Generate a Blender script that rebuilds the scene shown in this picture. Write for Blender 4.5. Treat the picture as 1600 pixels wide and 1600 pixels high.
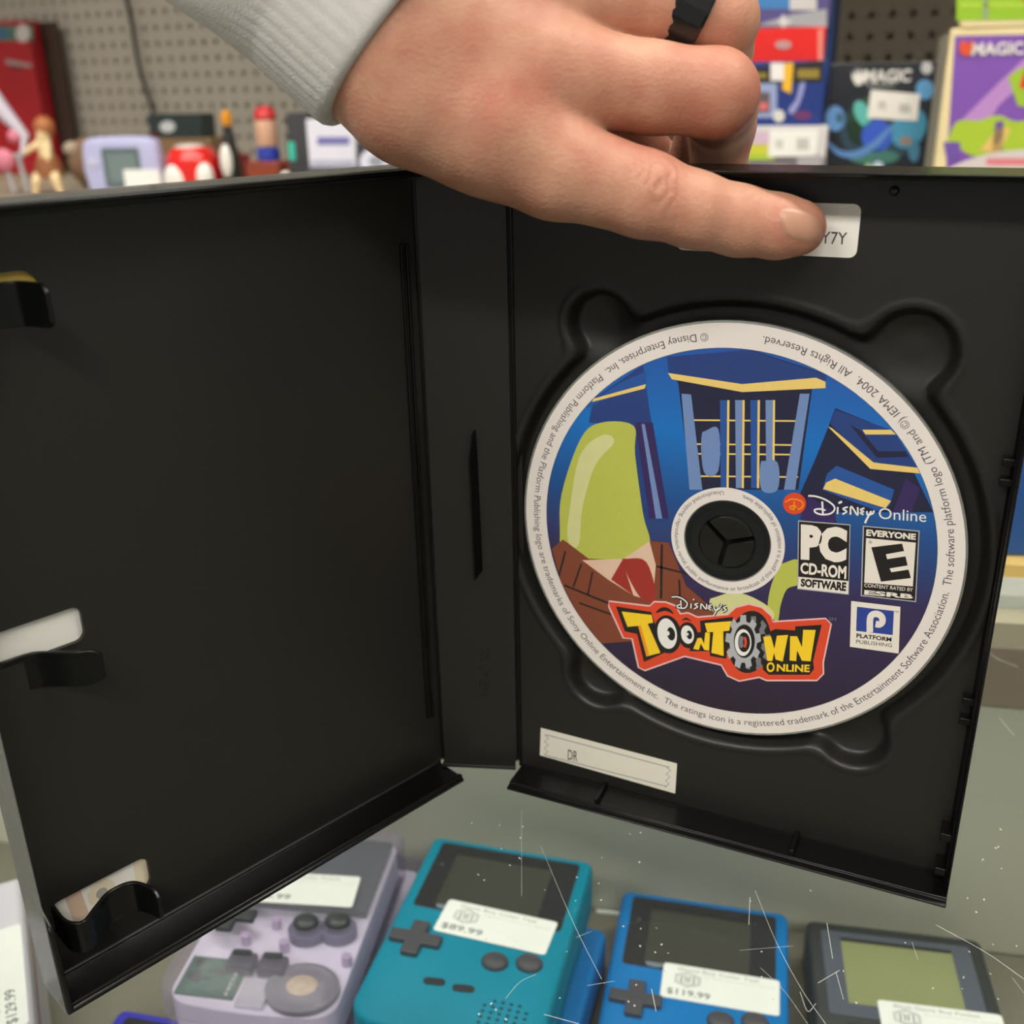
import bpy, bmesh, math, random
import numpy as np
from mathutils import Vector, Matrix

# ---------------------------------------------------------------- camera, world, lamps, exposure
for o in list(bpy.data.objects): bpy.data.objects.remove(o)
SC = bpy.context.scene
COL = SC.collection
S = 0.001                                   # everything below is written in millimetres
F = 1650.03
R = np.array([[0.9086, 0.4173, -0.0182], [0.1429, -0.3515, -0.9252], [-0.3925, 0.838, -0.379]])
u_, _, v_ = np.linalg.svd(R); R = u_ @ v_
CAM = np.array([121.764, -261.469, 208.855])
cam = bpy.data.objects.new('camera', bpy.data.cameras.new('camera')); COL.objects.link(cam)
cam.data.sensor_width = 36; cam.data.lens = F / 1600 * 36
cam.data.clip_start = 0.01; cam.data.clip_end = 50
mw = np.eye(4); mw[:3, 0] = R[0]; mw[:3, 1] = -R[1]; mw[:3, 2] = -R[2]; mw[:3, 3] = CAM * S
cam.matrix_world = Matrix(mw.tolist())
cam.data.dof.use_dof = True; cam.data.dof.focus_distance = 0.275; cam.data.dof.aperture_fstop = 15.0
SC.camera = cam
W = bpy.data.worlds.new('world'); SC.world = W; W.use_nodes = True
W.node_tree.nodes['Background'].inputs[0].default_value = (1.0, 0.985, 0.96, 1)
W.node_tree.nodes['Background'].inputs[1].default_value = 0.36
SC.view_settings.view_transform = 'Standard'; SC.view_settings.look = 'None'
SC.view_settings.gamma = 1; SC.view_settings.use_curve_mapping = False
SC.view_settings.exposure = 0.0
LAMP = 36.0                                 # glow of the ceiling panels
LAMPS = [(-800, -1650), (850, -1600), (-800, 250), (800, 200)]

def ray(x, y): return R.T @ np.array([(x - 800) / F, (y - 800) / F, 1.0])
def at(x, y, dep): return CAM + ray(x, y) * dep
def ony(x, y, Y):
    d = ray(x, y); return CAM + d * (Y - CAM[1]) / d[1]
def onz(x, y, z):
    d = ray(x, y); return CAM + d * (z - CAM[2]) / d[2]
def onplane(x, y, o, n):
    d = ray(x, y); return CAM + d * ((np.asarray(o) - CAM) @ n) / (d @ n)

# ---------------------------------------------------------------- helpers
def lin(c):
    return tuple((v / 255 / 12.92) if v / 255 <= 0.04045 else ((v / 255 + 0.055) / 1.055) ** 2.4 for v in c)
MATS = {}
def M(name, col, rough=0.5, metal=0.0, spec=0.5, noise=None, bump=None, trans=0.0, coat=0.0, sss=0.0, emit=0.0, clear=None):
    if name in MATS: return MATS[name]
    m = bpy.data.materials.new(name); m.use_nodes = True; nt = m.node_tree; b = nt.nodes['Principled BSDF']
    c = lin(col); b.inputs['Base Color'].default_value = (*c, 1); b.inputs['Roughness'].default_value = rough
    b.inputs['Metallic'].default_value = metal; b.inputs['Specular IOR Level'].default_value = spec
    b.inputs['Coat Weight'].default_value = coat; b.inputs['Coat Roughness'].default_value = 0.08
    b.inputs['Transmission Weight'].default_value = trans
    if sss:
        b.inputs['Subsurface Weight'].default_value = sss; b.inputs['Subsurface Radius'].default_value = (1, 0.35, 0.2)
        b.inputs['Subsurface Scale'].default_value = 0.003
    if emit:
        b.inputs['Emission Color'].default_value = (*c, 1); b.inputs['Emission Strength'].default_value = emit
    tc = nt.nodes.new('ShaderNodeTexCoord')
    sc, am = noise or (60, 0.06)
    n = nt.nodes.new('ShaderNodeTexNoise'); n.inputs['Scale'].default_value = sc; n.inputs['Detail'].default_value = 4
    nt.links.new(tc.outputs['Object'], n.inputs['Vector'])
    mx = nt.nodes.new('ShaderNodeMix'); mx.data_type = 'RGBA'
    mx.inputs[6].default_value = (*[v * (1 - am) for v in c], 1); mx.inputs[7].default_value = (*[min(1, v * (1 + am)) for v in c], 1)
    nt.links.new(n.outputs['Fac'], mx.inputs[0]); nt.links.new(mx.outputs[2], b.inputs['Base Color'])
    if bump:
        n2 = nt.nodes.new('ShaderNodeTexNoise'); n2.inputs['Scale'].default_value = bump[0]; n2.inputs['Detail'].default_value = 3
        nt.links.new(tc.outputs['Object'], n2.inputs['Vector'])
        bp = nt.nodes.new('ShaderNodeBump'); bp.inputs['Strength'].default_value = bump[1]; bp.inputs['Distance'].default_value = 0.0005
        nt.links.new(n2.outputs['Fac'], bp.inputs['Height']); nt.links.new(bp.outputs[0], b.inputs['Normal'])
    if clear is not None:                    # thin clear plastic / glass: see-through share `clear`, the rest is the surface itself
        tr = nt.nodes.new('ShaderNodeBsdfTransparent'); tr.inputs[0].default_value = (*[0.5 + 0.5 * v for v in c], 1) if name != 'counter_glass' else (0.935, 0.95, 0.94, 1)
        ms = nt.nodes.new('ShaderNodeMixShader'); ms.inputs[0].default_value = clear
        nt.links.new(b.outputs[0], ms.inputs[1]); nt.links.new(tr.outputs[0], ms.inputs[2])
        nt.links.new(ms.outputs[0], nt.nodes['Material Output'].inputs['Surface'])
    MATS[name] = m; return m

class MB:
    def __init__(s): s.v = []; s.f = []; s.mi = []
    def add(s, vs, fs, mi=0, T=None):
        n = len(s.v)
        for p in vs:
            p = np.asarray(p, float)
            s.v.append(p if T is None else T[:3, :3] @ p + T[:3, 3])
        for f in fs: s.f.append([i + n for i in f]); s.mi.append(mi)
        return s
    def box(s, x0, x1, y0, y1, z0, z1, mi=0, T=None):
        vs = [(x, y, z) for z in (z0, z1) for y in (y0, y1) for x in (x0, x1)]
        return s.add(vs, [(0, 2, 3, 1), (4, 5, 7, 6), (0, 1, 5, 4), (2, 6, 7, 3), (0, 4, 6, 2), (1, 3, 7, 5)], mi, T)
    def prism(s, poly, fn, a, b, mi=0, T=None):       # fn(p2, t) -> 3d
        n = len(poly); vs = [fn(p, a) for p in poly] + [fn(p, b) for p in poly]
        fs = [list(range(n))[::-1], list(range(n, 2 * n))] + [(i, (i + 1) % n, n + (i + 1) % n, n + i) for i in range(n)]
        return s.add(vs, fs, mi, T)
    def loft(s, rings, caps=True, mi=0, T=None, closed=True):
        n = len(rings[0]); vs = [p for r in rings for p in r]; fs = []
        for k in range(len(rings) - 1):
            for i in range(n if closed else n - 1):
                j = (i + 1) % n; fs.append((k * n + i, k * n + j, (k + 1) * n + j, (k + 1) * n + i))
        if caps: fs += [list(range(n))[::-1], list(range((len(rings) - 1) * n, len(rings) * n))]
        return s.add(vs, fs, mi, T)
    def lathe(s, prof, n=32, mi=0, T=None, caps=True):
        rings = [[(r * math.cos(2 * math.pi * i / n), r * math.sin(2 * math.pi * i / n), z) for i in range(n)] for r, z in prof]
        return s.loft(rings, caps, mi, T)
    def tube(s, pts, r, n=8, mi=0, T=None):
        pts = [np.asarray(p, float) for p in pts]; rings = []; up = np.array([0.3, 0.2, 0.93])
        for i, p in enumerate(pts):
            d = pts[min(i + 1, len(pts) - 1)] - pts[max(i - 1, 0)]; d /= np.linalg.norm(d) + 1e-9
            a = np.cross(d, up); a /= np.linalg.norm(a) + 1e-9; b = np.cross(d, a)
            rr = r[i] if hasattr(r, '__len__') else r
            rings.append([p + rr * (math.cos(2 * math.pi * k / n) * a + math.sin(2 * math.pi * k / n) * b) for k in range(n)])
        return s.loft(rings, True, mi, T)
    def build(s, name, mats, parent=None, angle=35, bevel=0, seg=2, normals=True, sub=0):
        me = bpy.data.meshes.new(name)
        me.from_pydata([tuple(p * S) for p in s.v], [], s.f)
        for m in (mats if isinstance(mats, (list, tuple)) else [mats]): me.materials.append(m)
        me.polygons.foreach_set('material_index', s.mi)
        if normals:
            bm = bmesh.new(); bm.from_mesh(me); bmesh.ops.recalc_face_normals(bm, faces=bm.faces); bm.to_mesh(me); bm.free()
        if angle is not None:
            me.polygons.foreach_set('use_smooth', [True] * len(me.polygons)); me.set_sharp_from_angle(angle=math.radians(angle))
        me.update()
        o = bpy.data.objects.new(name, me); COL.objects.link(o)
        if parent is not None: o.parent = parent
        if bevel:
            b = o.modifiers.new('bevel', 'BEVEL'); b.width = bevel * S; b.segments = seg; b.limit_method = 'ANGLE'; b.angle_limit = math.radians(40)
        if sub:
            q = o.modifiers.new('sub', 'SUBSURF'); q.levels = sub; q.render_levels = sub
        return o

def tag(o, label, cat, group=None, kind=None):
    o['label'] = label
    if cat: o['category'] = cat
    if group: o['group'] = group
    if kind: o['kind'] = kind
    return o
def thing(name, label, cat, group=None):
    o = bpy.data.objects.new(name, None); COL.objects.link(o); o.empty_display_size = 0.01
    return tag(o, label, cat, group)
def struct(name, mb, m, label=None, **k):
    o = mb.build(name, m, **k); o['kind'] = 'structure'
    o['label'] = label or name.replace('_', ' '); o['category'] = name.split('_')[0]
    return o
def based(root, loc):                       # parts were made in world space: put the Empty at the thing's base
    l = Vector(loc) * S; root.location = l
    for c in root.children: c.location = c.location - l
    return root
def place(root, loc, deg=0.0, sy=1.0):
    root.scale = (1, sy, 1); root.location = Vector(loc) * S; root.rotation_euler = (0, 0, math.radians(deg)); return root
def frame(o, ex, ey, ez):
    T = np.eye(4); T[:3, 0] = ex; T[:3, 1] = ey; T[:3, 2] = ez; T[:3, 3] = o; return T
def Tloc(x, y, z, deg=0):
    a = math.radians(deg); T = np.eye(4); T[0, 0] = T[1, 1] = math.cos(a); T[0, 1] = -math.sin(a); T[1, 0] = math.sin(a); T[:3, 3] = (x, y, z); return T

_T = {}
def text2d(s, bold=0.0):                    # flat lettering: (verts n x 2 in a unit box by its own width/height, faces, aspect)
    k = (s, bold)
    if k in _T: return _T[k]
    cu = bpy.data.curves.new('t', 'FONT'); cu.body = s; cu.offset = bold; cu.fill_mode = 'FRONT' if hasattr(cu, 'fill_mode') else cu.fill_mode
    cu.dimensions = '2D'; cu.resolution_u = 3
    o = bpy.data.objects.new('t', cu); COL.objects.link(o)
    dg = bpy.context.evaluated_depsgraph_get(); me = o.evaluated_get(dg).to_mesh()
    v = np.array([w.co[:2] for w in me.vertices]); f = [list(p.vertices) for p in me.polygons]
    o.evaluated_get(dg).to_mesh_clear(); bpy.data.objects.remove(o); bpy.data.curves.remove(cu)
    _T[k] = (v, f); return _T[k]
def text_norm(s, bold=0.0):
    v, f = text2d(s, bold); lo = v.min(0); hi = v.max(0); return (v - lo) / (hi - lo), f, (hi - lo)[0] / (hi - lo)[1]
def quad_map(q):                            # q: tl, tr, br, bl (2d or 3d); unit square -> quad
    tl, tr, br, bl = [np.asarray(p, float) for p in q]
    return lambda p: (1 - p[1]) * ((1 - p[0]) * bl + p[0] * br) + p[1] * ((1 - p[0]) * tl + p[0] * tr)
def spline(pts, n=8):
    P = [np.asarray(p, float) for p in pts]; P = [2 * P[0] - P[1]] + P + [2 * P[-1] - P[-2]]; out = []
    for i in range(1, len(P) - 2):
        a, b, c, d = P[i - 1:i + 3]
        for k in range(n):
            t = k / n; out.append(0.5 * (2 * b + (c - a) * t + (2 * a - 5 * b + 4 * c - d) * t * t + (3 * b - a - 3 * c + d) * t ** 3))
    return out + [P[-2]]
def ribbon(pts, w, smooth=True):            # 2d stroke -> verts, faces
    p = spline(pts) if smooth and len(pts) > 2 else [np.asarray(q, float) for q in pts]
    vs, fs = [], []
    for i, q in enumerate(p):
        d = p[min(i + 1, len(p) - 1)] - p[max(i - 1, 0)]; d /= np.linalg.norm(d) + 1e-9; n = np.array([-d[1], d[0]]) * w / 2
        vs += [q + n, q - n]
        if i: fs.append((2 * i - 2, 2 * i, 2 * i + 1, 2 * i - 1))
    return vs, fs
def ell(cx, cy, rx, ry, rot=0, n=28):
    a = math.radians(rot)
    return [(cx + rx * math.cos(t) * math.cos(a) - ry * math.sin(t) * math.sin(a), cy + rx * math.cos(t) * math.sin(a) + ry * math.sin(t) * math.cos(a)) for t in [2 * math.pi * i / n for i in range(n)]]
def rrect(x0, x1, y0, y1, r, n=5):
    out = []
    for cx, cy, a0 in ((x1 - r, y1 - r, 0), (x0 + r, y1 - r, 90), (x0 + r, y0 + r, 180), (x1 - r, y0 + r, 270)):
        out += [(cx + r * math.cos(math.radians(a0 + 90 * k / n)), cy + r * math.sin(math.radians(a0 + 90 * k / n))) for k in range(n + 1)]
    return out

# ---------------------------------------------------------------- materials
black = M('black_plastic', (30, 29, 26), 0.42, spec=0.45, noise=(900, 0.15), bump=(2500, 0.05))
black_gloss = M('black_gloss_plastic', (22, 22, 21), 0.16, spec=0.5)
black_edge = M('black_edge_plastic', (13, 13, 12), 0.27, spec=0.28)
white_paper = M('white_sticker_paper', (236, 232, 224), 0.55)
cream_paper = M('cream_sticker_paper', (226, 222, 208), 0.5)
ink = M('dark_ink', (38, 36, 40), 0.5)
grey_ink = M('grey_ink', (150, 150, 152), 0.5)
clear_pl = M('clear_plastic', (225, 228, 226), 0.07, clear=0.80)
sleeve_pl = M('clear_cover_film', (150, 152, 148), 0.08, spec=0.6, clear=0.5)
# ---------------------------------------------------------------- room
def poly(mb, pts3, mi=0): mb.add(pts3, [list(range(len(pts3)))], mi)
struct('floor', MB().box(-2600, 2600, -2200, 1340, -960, -950), M('floor_tile', (150, 146, 138), 0.4, noise=(3, 0.15)))
struct('ceiling', MB().box(-2600, 2600, -2200, 1340, 1700, 1720), M('ceiling_tile', (215, 212, 205), 0.9, noise=(8, 0.08)))
for lx, ly in LAMPS:
    t = thing('ceiling_light', 'white ceiling panel light over the %s %s of the shop' % ('left' if lx < 0 else 'right', 'front' if ly < 0 else 'back'), 'light', 'ceiling lights')
    MB().box(-620, 620, -170, 170, 1676, 1699).build('lamp_housing', M('lamp_white', (230, 230, 228), 0.5), t)
    MB().box(-600, 600, -150, 150, 1670, 1675.5).build('diffuser', M('lamp_glow_front' if ly < 0 else 'lamp_glow_back', (255, 249, 240), 0.5, emit=LAMP * (1 if ly < 0 else 0.55)), t)
    t.location = (lx * S, ly * S, 0)
# pegboard wall behind the shelf: a board with real holes in front of a dark cavity
pb = MB(); n_oct = 8
def pegboard(x0, x1, z0, z1, Y, p=25.4, r=4.7):
    for i in range(int((x1 - x0) / p)):
        for j in range(int((z1 - z0) / p)):
            cx, cz = x0 + (i + .5) * p, z0 + (j + .5) * p; h = p / 2
            o8 = [(cx + h, cz), (cx + h, cz + h), (cx, cz + h), (cx - h, cz + h), (cx - h, cz), (cx - h, cz - h), (cx, cz - h), (cx + h, cz - h)]
            i8 = [(cx + r * math.cos(math.pi / 4 * k), cz + r * math.sin(math.pi / 4 * k)) for k in range(8)]
            vs = [(a, Y, b) for a, b in o8] + [(a, Y, b) for a, b in i8] + [(a, Y + 5, b) for a, b in i8]
            fs = [(k, (k + 1) % 8, 8 + (k + 1) % 8, 8 + k) for k in range(8)] + [(8 + k, 8 + (k + 1) % 8, 16 + (k + 1) % 8, 16 + k) for k in range(8)]
            pb.add(vs, fs)
pegboard(-1900, 640, -40, 620, 1310)
pb.box(-2600, 2600, 1325, 1338, -950, 1700)
struct('wall_back', pb, M('pegboard_paint', (192, 186, 174), 0.6, noise=(5, 0.08)), 'beige pegboard wall behind the shelf', angle=None, normals=False)

# ---------------------------------------------------------------- glass display counter
CA = math.radians(14.7); ce = np.array([math.cos(CA), math.sin(CA), 0]); cn = np.array([-math.sin(CA), math.cos(CA), 0])
CT = frame(np.array([72.9, 162.0, 0]) , ce, cn, (0, 0, 1))        # local x along the counter, y towards the back, z up
SHELF = -184
ctr = thing('display_counter', 'glass topped display counter with scratches, handheld consoles inside', 'counter')
glass = M('counter_glass', (64, 70, 66), 0.03, spec=0.5, clear=0.93)
cab = M('counter_grey', (205, 205, 188), 0.5, noise=(12, 0.06))
cabf = M('counter_shelf_grey', (124, 120, 106), 0.45, noise=(20, 0.1))
brown = M('counter_rail_brown', (150, 134, 116), 0.5, noise=(30, 0.1))
MB().box(-900, 900, -800, 14, -6, 0, T=CT).build('glass_top', glass, ctr)
MB().box(-900, 900, -800, 0, SHELF - 12, SHELF, T=CT).build('shelf', cabf, ctr)
MB().box(-900, 900, 1, 8, SHELF, -47, T=CT).build('back_panel', cab, ctr)
MB().box(-900, 900, -1, 14, -47, -17, T=CT).build('top_rail', brown, ctr, bevel=1)
MB().box(-900, 900, 0, 14, -17, -6.2, T=CT).build('rail_strip', M('rail_beige', (200, 190, 165), 0.4), ctr)
MB().box(-900, 900, 14.5, 18, -47, 8, T=CT).build('rear_channel', M('channel_white', (232, 236, 230), 0.3), ctr)
MB().box(-900, 900, 15, 24, 8.2, 14, T=CT).build('rear_trim', M('trim_yellow', (232, 200, 120), 0.3), ctr)
MB().box(-900, 900, 24.2, 330, -10, 14, T=CT).build('rear_ledge', M('ledge_tan', (165, 140, 112), 0.5, noise=(15, 0.1)), ctr)
MB().box(-900, 900, -806, -801, -950, 0, T=CT).build('front_panel', cab, ctr)
MB().box(-900, 900, 0, 14, -950, SHELF - 13, T=CT).build('rear_panel', cab, ctr)
for sx in (-906, 901): MB().box(sx, sx + 5, -800, 330, -950, -10, T=CT).build('side_panel', cab, ctr)
q0, q1 = onz(932, 1424, SHELF), onz(972, 1429, SHELF); bar = MB().box(0, float(np.linalg.norm(q1 - q0)), -1.2, 1.2, 0.05, 0.6, T=Tloc(q0[0], q0[1], SHELF, 14.7)); bar.build('reflection_strip', M('channel_white', (232, 236, 230), 0.3), ctr)  # white bar imitating a lamp's reflection, put in as a pale strip
scr = MB(); random.seed(4)
def scratch(pts, w=0.16):
    q = [onz(x, y, 0) for x, y in pts]; v, f = ribbon([(p[0], p[1]) for p in q], w, len(pts) > 2); scr.add([(a, b, 0.03) for a, b in v], f)
for pts in ([(845, 1322), (895, 1440), (940, 1530)], [(815, 1265), (815, 1400)], [(1180, 1392), (1212, 1470), (1252, 1545), (1290, 1600)], [(1156, 1485), (1240, 1478)],
            [(1188, 1512), (1225, 1548), (1262, 1600)], [(1250, 1550), (1262, 1580), (1275, 1568)], [(1462, 1445), (1540, 1488), (1600, 1530)], [(1292, 1442), (1301, 1498)],
            [(1278, 1536), (1312, 1516)], [(1425, 1472), (1434, 1500)], [(1306, 1518), (1318, 1562)], [(918, 1540), (960, 1533)], [(1582, 1528), (1600, 1552)], [(900, 1465), (925, 1455)],
            [(790, 1560), (812, 1535), (838, 1522)], [(1025, 1580), (1018, 1545)], [(1540, 1015), (1560, 1030), (1590, 1042)], [(1170, 1445), (1172, 1402)], [(905, 1600), (850, 1585)], [(1560, 1120), (1585, 1150)]):
    scratch(pts, random.uniform(0.08, 0.2))
for k in range(70):
    x, y = random.uniform(730, 1600), random.uniform(1270, 1600); scratch([(x, y), (x + random.uniform(-3, 3), y + random.uniform(1.5, 3))], random.uniform(.2, .5))
sc_o = scr.build('scratches', M('scratch_white', (235, 238, 230), 0.6, clear=0.45), ctr, angle=None, normals=False)
sc_o['kind'] = 'stuff'; sc_o['label'] = 'fine white scratches and dust on the glass'

# ---------------------------------------------------------------- open disc case
H, WR, WL, SP = 188.7, 129.9, 128.9, 25.3
aS, aL = 0.3298, 1.2058
eS = np.array([-math.cos(aS), -math.sin(aS), 0]); nS = np.array([math.sin(aS), -math.cos(aS), 0])
eL = np.array([-math.cos(aL), -math.sin(aL), 0]); nL = np.array([math.sin(aL), -math.cos(aL), 0])
HL = eS * SP
TL_ = frame(HL, eL, (0, 0, 1), nL)          # left cover: (u from hinge, height, towards the inside)
TS_ = frame((0, 0, 0), eS, (0, 0, 1), nS)   # spine
DU, DV, DY = 63.62, 92.22, -0.6             # disc centre on the tray, front face of the disc
case = thing('disc_case', 'open black plastic disc case standing on the scratched glass counter', 'disc case')

def sstep(t): t = np.clip(t, 0, 1); return t * t * (3 - 2 * t)
def smin(a, b, k):
    h = np.clip(0.5 + 0.5 * (b - a) / k, 0, 1); return b * (1 - h) + a * h - k * h * (1 - h)
LOBES = [(-38, 56, 9.6), (40.5, 55, 11), (-36.5, -52, 10), (38, -53, 10.2)]
def tray_depth(u, v):
    r = np.hypot(u, v); s = r - 65.2; bowl = 0
    for cx, cy, rr in LOBES:
        d = np.hypot(u - cx, v - cy); s = smin(s, d - rr, 5); bowl = bowl + 2.6 * sstep(1.25 - d / rr)
    lip = 0.55 * np.exp(-((s - 0.9) / 0.7) ** 2)
    return (4.0 + bowl * 0.8) * sstep(-s / 2.6) - lip * 0.6
nx, nz = 210, 300
xs = np.linspace(0.6, WR, nx); zs = np.linspace(0.5, H - 0.5, nz)
X, Z = np.meshgrid(xs, zs, indexing='ij'); Yd = tray_depth(X - DU, Z - DV)
tm = MB(); tm.v = [np.array(p) for p in np.stack([X, Yd, Z], -1).reshape(-1, 3)]
tm.f = [[i * nz + j, (i + 1) * nz + j, (i + 1) * nz + j + 1, i * nz + j + 1] for i in range(nx - 1) for j in range(nz - 1)]; tm.mi = [0] * len(tm.f)
tray = tm.build('tray_panel', black, case, angle=60, normals=False)
rim = MB()
prof = [(8.5, 0), (-11.8, 0), (-11.8, 0.5), (-11.0, 0.9), (-9.9, 0.9), (-9.5, 1.6), (-1.2, 1.6), (0.3, 2.6), (0.3, 0.8), (8.5, 0.8)]   # (y, height) of the bottom wall
bw = lambda p, t: (t, p[0], p[1])
rim.prism(prof, bw, 1.0, WR + 1.6)
rim.prism([(y, H - h) for y, h in prof], bw, 1.0, WR + 1.6)
profr = [(8.5, 1.6), (-8.6, 1.6), (-8.6, 1.2), (-8.0, 0.8), (-6.8, 0.8), (-6.4, 0.2), (-0.8, 0.2), (0.3, -0.7), (0.3, 0.6), (8.5, 0.6)]
rim.prism(profr, lambda p, t: (WR + p[1], p[0], t), 0.3, H - 0.3)
rim.box(0.6, WR + 1.4, 8.0, 9.0, 0.3, H - 0.3)
rim.build('tray_rim', black_edge, tray, bevel=0.25)
hr_ = MB()
hr_.tube([(0.7, -0.1, 1.5), (0.7, -0.1, H - 1.5)], 0.55, 8)
hr_.build('hinge_ridge', black_edge, tray)
def rib(x0, x1, z0, z1, y0, y1):
    MB().box(x0, x1, y0, y1, z0, z1).build('locating_rib', black_edge, tray, bevel=0.3)
rib(29.6, 30.8, 1.5, 3.6, -9.3, 0.2); rib(89, 90.4, 1.5, 3.6, -9.3, 0.2)
for z0, z1 in ((5.6, 8.2), (17, 19.6), (52, 54), (58, 60), (118, 120), (123, 125)):
    rib(WR - 2.6, WR + 0.4, z0, z1, -6.3 if z1 < 25 else -3, 0.2)
MB().lathe([(1.1, 0), (1.1, 0.6), (0.7, 1.3), (0, 1.5)], 14, 0, frame((96.3, 0, 184), (1, 0, 0), (0, 0, 1), (0, -1, 0))).build('locating_pin', black_gloss, tray)
# hub: three sprung segments with a Y shaped gap, on a raised collar
FD = lambda: frame((DU, 0, DV), (1, 0, 0), (0, 0, 1), (0, -1, 0))   # disc plane: x, z, towards the viewer
hub = MB(); hub.lathe([(16, -4.2), (16, -0.75), (9.2, -0.75), (9.2, -2.2), (0.1, -2.2)], 48, 0, FD())
hub.lathe([(8.9, -2.2), (8.9, -0.9), (8.2, -0.9), (8.2, -2.2)], 40, 0, FD(), caps=False)
hb = hub.build('hub', black, tray)
for a0 in (18, 138, 258):
    seg = MB(); ang = [math.radians(a0 + 120 * k / 14) for k in range(15)]
    cx, cy = 0.75 * math.cos(math.radians(a0 + 60)), 0.75 * math.sin(math.radians(a0 + 60))
    def ring(r, z): return [(cx, cy, z)] + [(cx * 1 + r * math.cos(t) * 0.93, cy + r * math.sin(t) * 0.93, z) for t in ang]
    seg.loft([ring(7.2, -2.2), ring(7.2, 0.6), ring(7.6, 1.0), ring(7.1, 1.5), ring(6.2, 1.55)], True, 0, FD())
    seg.build('hub_segment', black_gloss, tray, bevel=0.2)

# spine with its clip fin
sp = MB(); sp.box(0.5, SP - 0.5, 2.5, H - 2.5, -1.5, 0, T=TS_)
for z0, z1, s in ((2.2, 3.4, 1), (H - 3.4, H - 2.2, -1)):
    sp.add([(1.2, z0, -1.5), (SP - 1.2, z0, -1.5), (SP - 0.6, z0, 4.2), (0.6, z0, 4.2), (1.2, z1, -1.5), (SP - 1.2, z1, -1.5), (SP - 0.6, z1, 4.2), (0.6, z1, 4.2)],
           [(0, 3, 2, 1), (4, 5, 6, 7), (0, 1, 5, 4), (1, 2, 6, 5), (2, 3, 7, 6), (3, 0, 4, 7)], 0, TS_)
spine = sp.build('spine', black, case, bevel=0.2)
MB().tube([TS_[:3, :3] @ np.array([SP - 0.4, z, -0.3]) for z in (3, H - 3)], 0.5, 8).build('hinge_ridge', black_edge, spine)
MB().box(-2.5, 2, 2, H - 1, -2.0, -1.4, T=TS_).box(SP - 2, SP + 3.5, 1, H - 1, -2.2, -1.4, T=TS_).build('hinge_strip', black, spine)
fin = MB()                                  # bent fin: base line on the spine, free edge leaning to the left
basep = [(11.2, 116, 0), (10.9, 110, 0), (10.6, 90, 0), (10.4, 71.5, 0)]
topp = [(11.8, 114.5, 3.2), (12.6, 109, 4.2), (12.3, 90, 4.4), (12.2, 70, 4.2)]
thk = np.array([0.5, 0, 0])
for i in range(3):
    q = [np.array(p, float) for p in (basep[i], basep[i + 1], topp[i + 1], topp[i])]
    fin.add(q + [p - thk for p in q], [(0, 1, 2, 3), (7, 6, 5, 4), (0, 4, 5, 1), (1, 5, 6, 2), (2, 6, 7, 3), (3, 7, 4, 0)], 0, TS_)
fin.build('clip_fin', black_edge, spine, angle=30)
tv, tf, asp = text_norm('NEXPAK', 0.01)
qm = quad_map([(12.3, 27.0, 0), (11.6, 45, 0), (8.2, 45, 0), (8.9, 27.0, 0)])
MB().add([qm(p) + np.array([0, 0, 0.06]) for p in tv], tf, 0, TS_).build('raised_lettering', black_gloss, spine, angle=None)

# left cover with three holes, clips, side wall with thumb cut-out, clear film and cover sheet
cover = MB()
def hole_poly(pts): return [tuple(p) for p in pts]
holes = [rrect(100.6, 126, 13.6, 23.6, 2.5, 4), rrect(105.2, 127.2, 89.5, 98.4, 2.2, 4), rrect(100.6, 126, 165.1, 174.6, 4, 5)]
bm = bmesh.new()
def loop(pts):
    vs = [bm.verts.new((x, y, 0)) for x, y in pts]; return [bm.edges.new((vs[i], vs[(i + 1) % len(vs)])) for i in range(len(vs))]
ed = loop([(0.6, 0.5), (WL, 0.5), (WL, H - 0.5), (0.6, H - 0.5)])
for h in holes: ed += loop(h)
bmesh.ops.triangle_fill(bm, edges=ed, use_beauty=True, use_dissolve=False)
bm.verts.index_update()
vs = [tuple(v.co) for v in bm.verts]; fs = [[v.index for v in f.verts] for f in bm.faces]; bm.free()
cover.add(vs, fs, 0, TL_); 
for h in holes: cover.loft([[(x, y, 0) for x, y in h], [(x, y, -1.2) for x, y in h]], False, 0, TL_)
cov = cover.build('cover_panel', black, case, angle=30)
rl = MB()
bl_ = lambda p, t: (t, p[1], -p[0])
profl = [(1.4, 0), (-11.8, 0), (-11.8, 1.0), (-11.2, 1.2), (-11.0, 2.2), (-9.6, 2.2), (-9.3, 1.5), (-0.9, 1.6), (0.3, 2.4), (0.3, 0.8), (1.4, 0.8)]
rl.prism(profl, bl_, 1.0, WL + 1.6, 0, TL_)
rl.prism([(y, H - h) for y, h in profl], bl_, 1.0, WL + 1.6, 0, TL_)
def wallh(z):                               # height of the free-edge wall: full at the corners, low along the thumb cut-out
    e = min(z, H - z); return 2.6 + (11.8 - 2.6) * float(sstep((33 - e) / 8.0))
zz = [0.3] + [23 + k for k in range(0, 14)] + [60, 94, 130] + [H - 36 + k for k in range(0, 14)] + [H - 0.3]
rl.loft([[(WL + 0.2, z, -1.3), (WL + 1.6, z, -1.3), (WL + 1.6, z, wallh(z)), (WL + 0.9, z, wallh(z) + .3), (WL + 0.2, z, wallh(z))] for z in zz], True, 0, TL_)
rl.build('cover_rim', black_edge, cov, bevel=0.3)
MB().tube([(2.0, 2.3, 0.25), (WL - 1, 2.3, 0.25)], 0.42, 8, 0, TL_).build('fold_ridge', M('black_sheen_plastic', (30, 30, 29), 0.3, spec=0.9, coat=0.6), cov)
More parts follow.
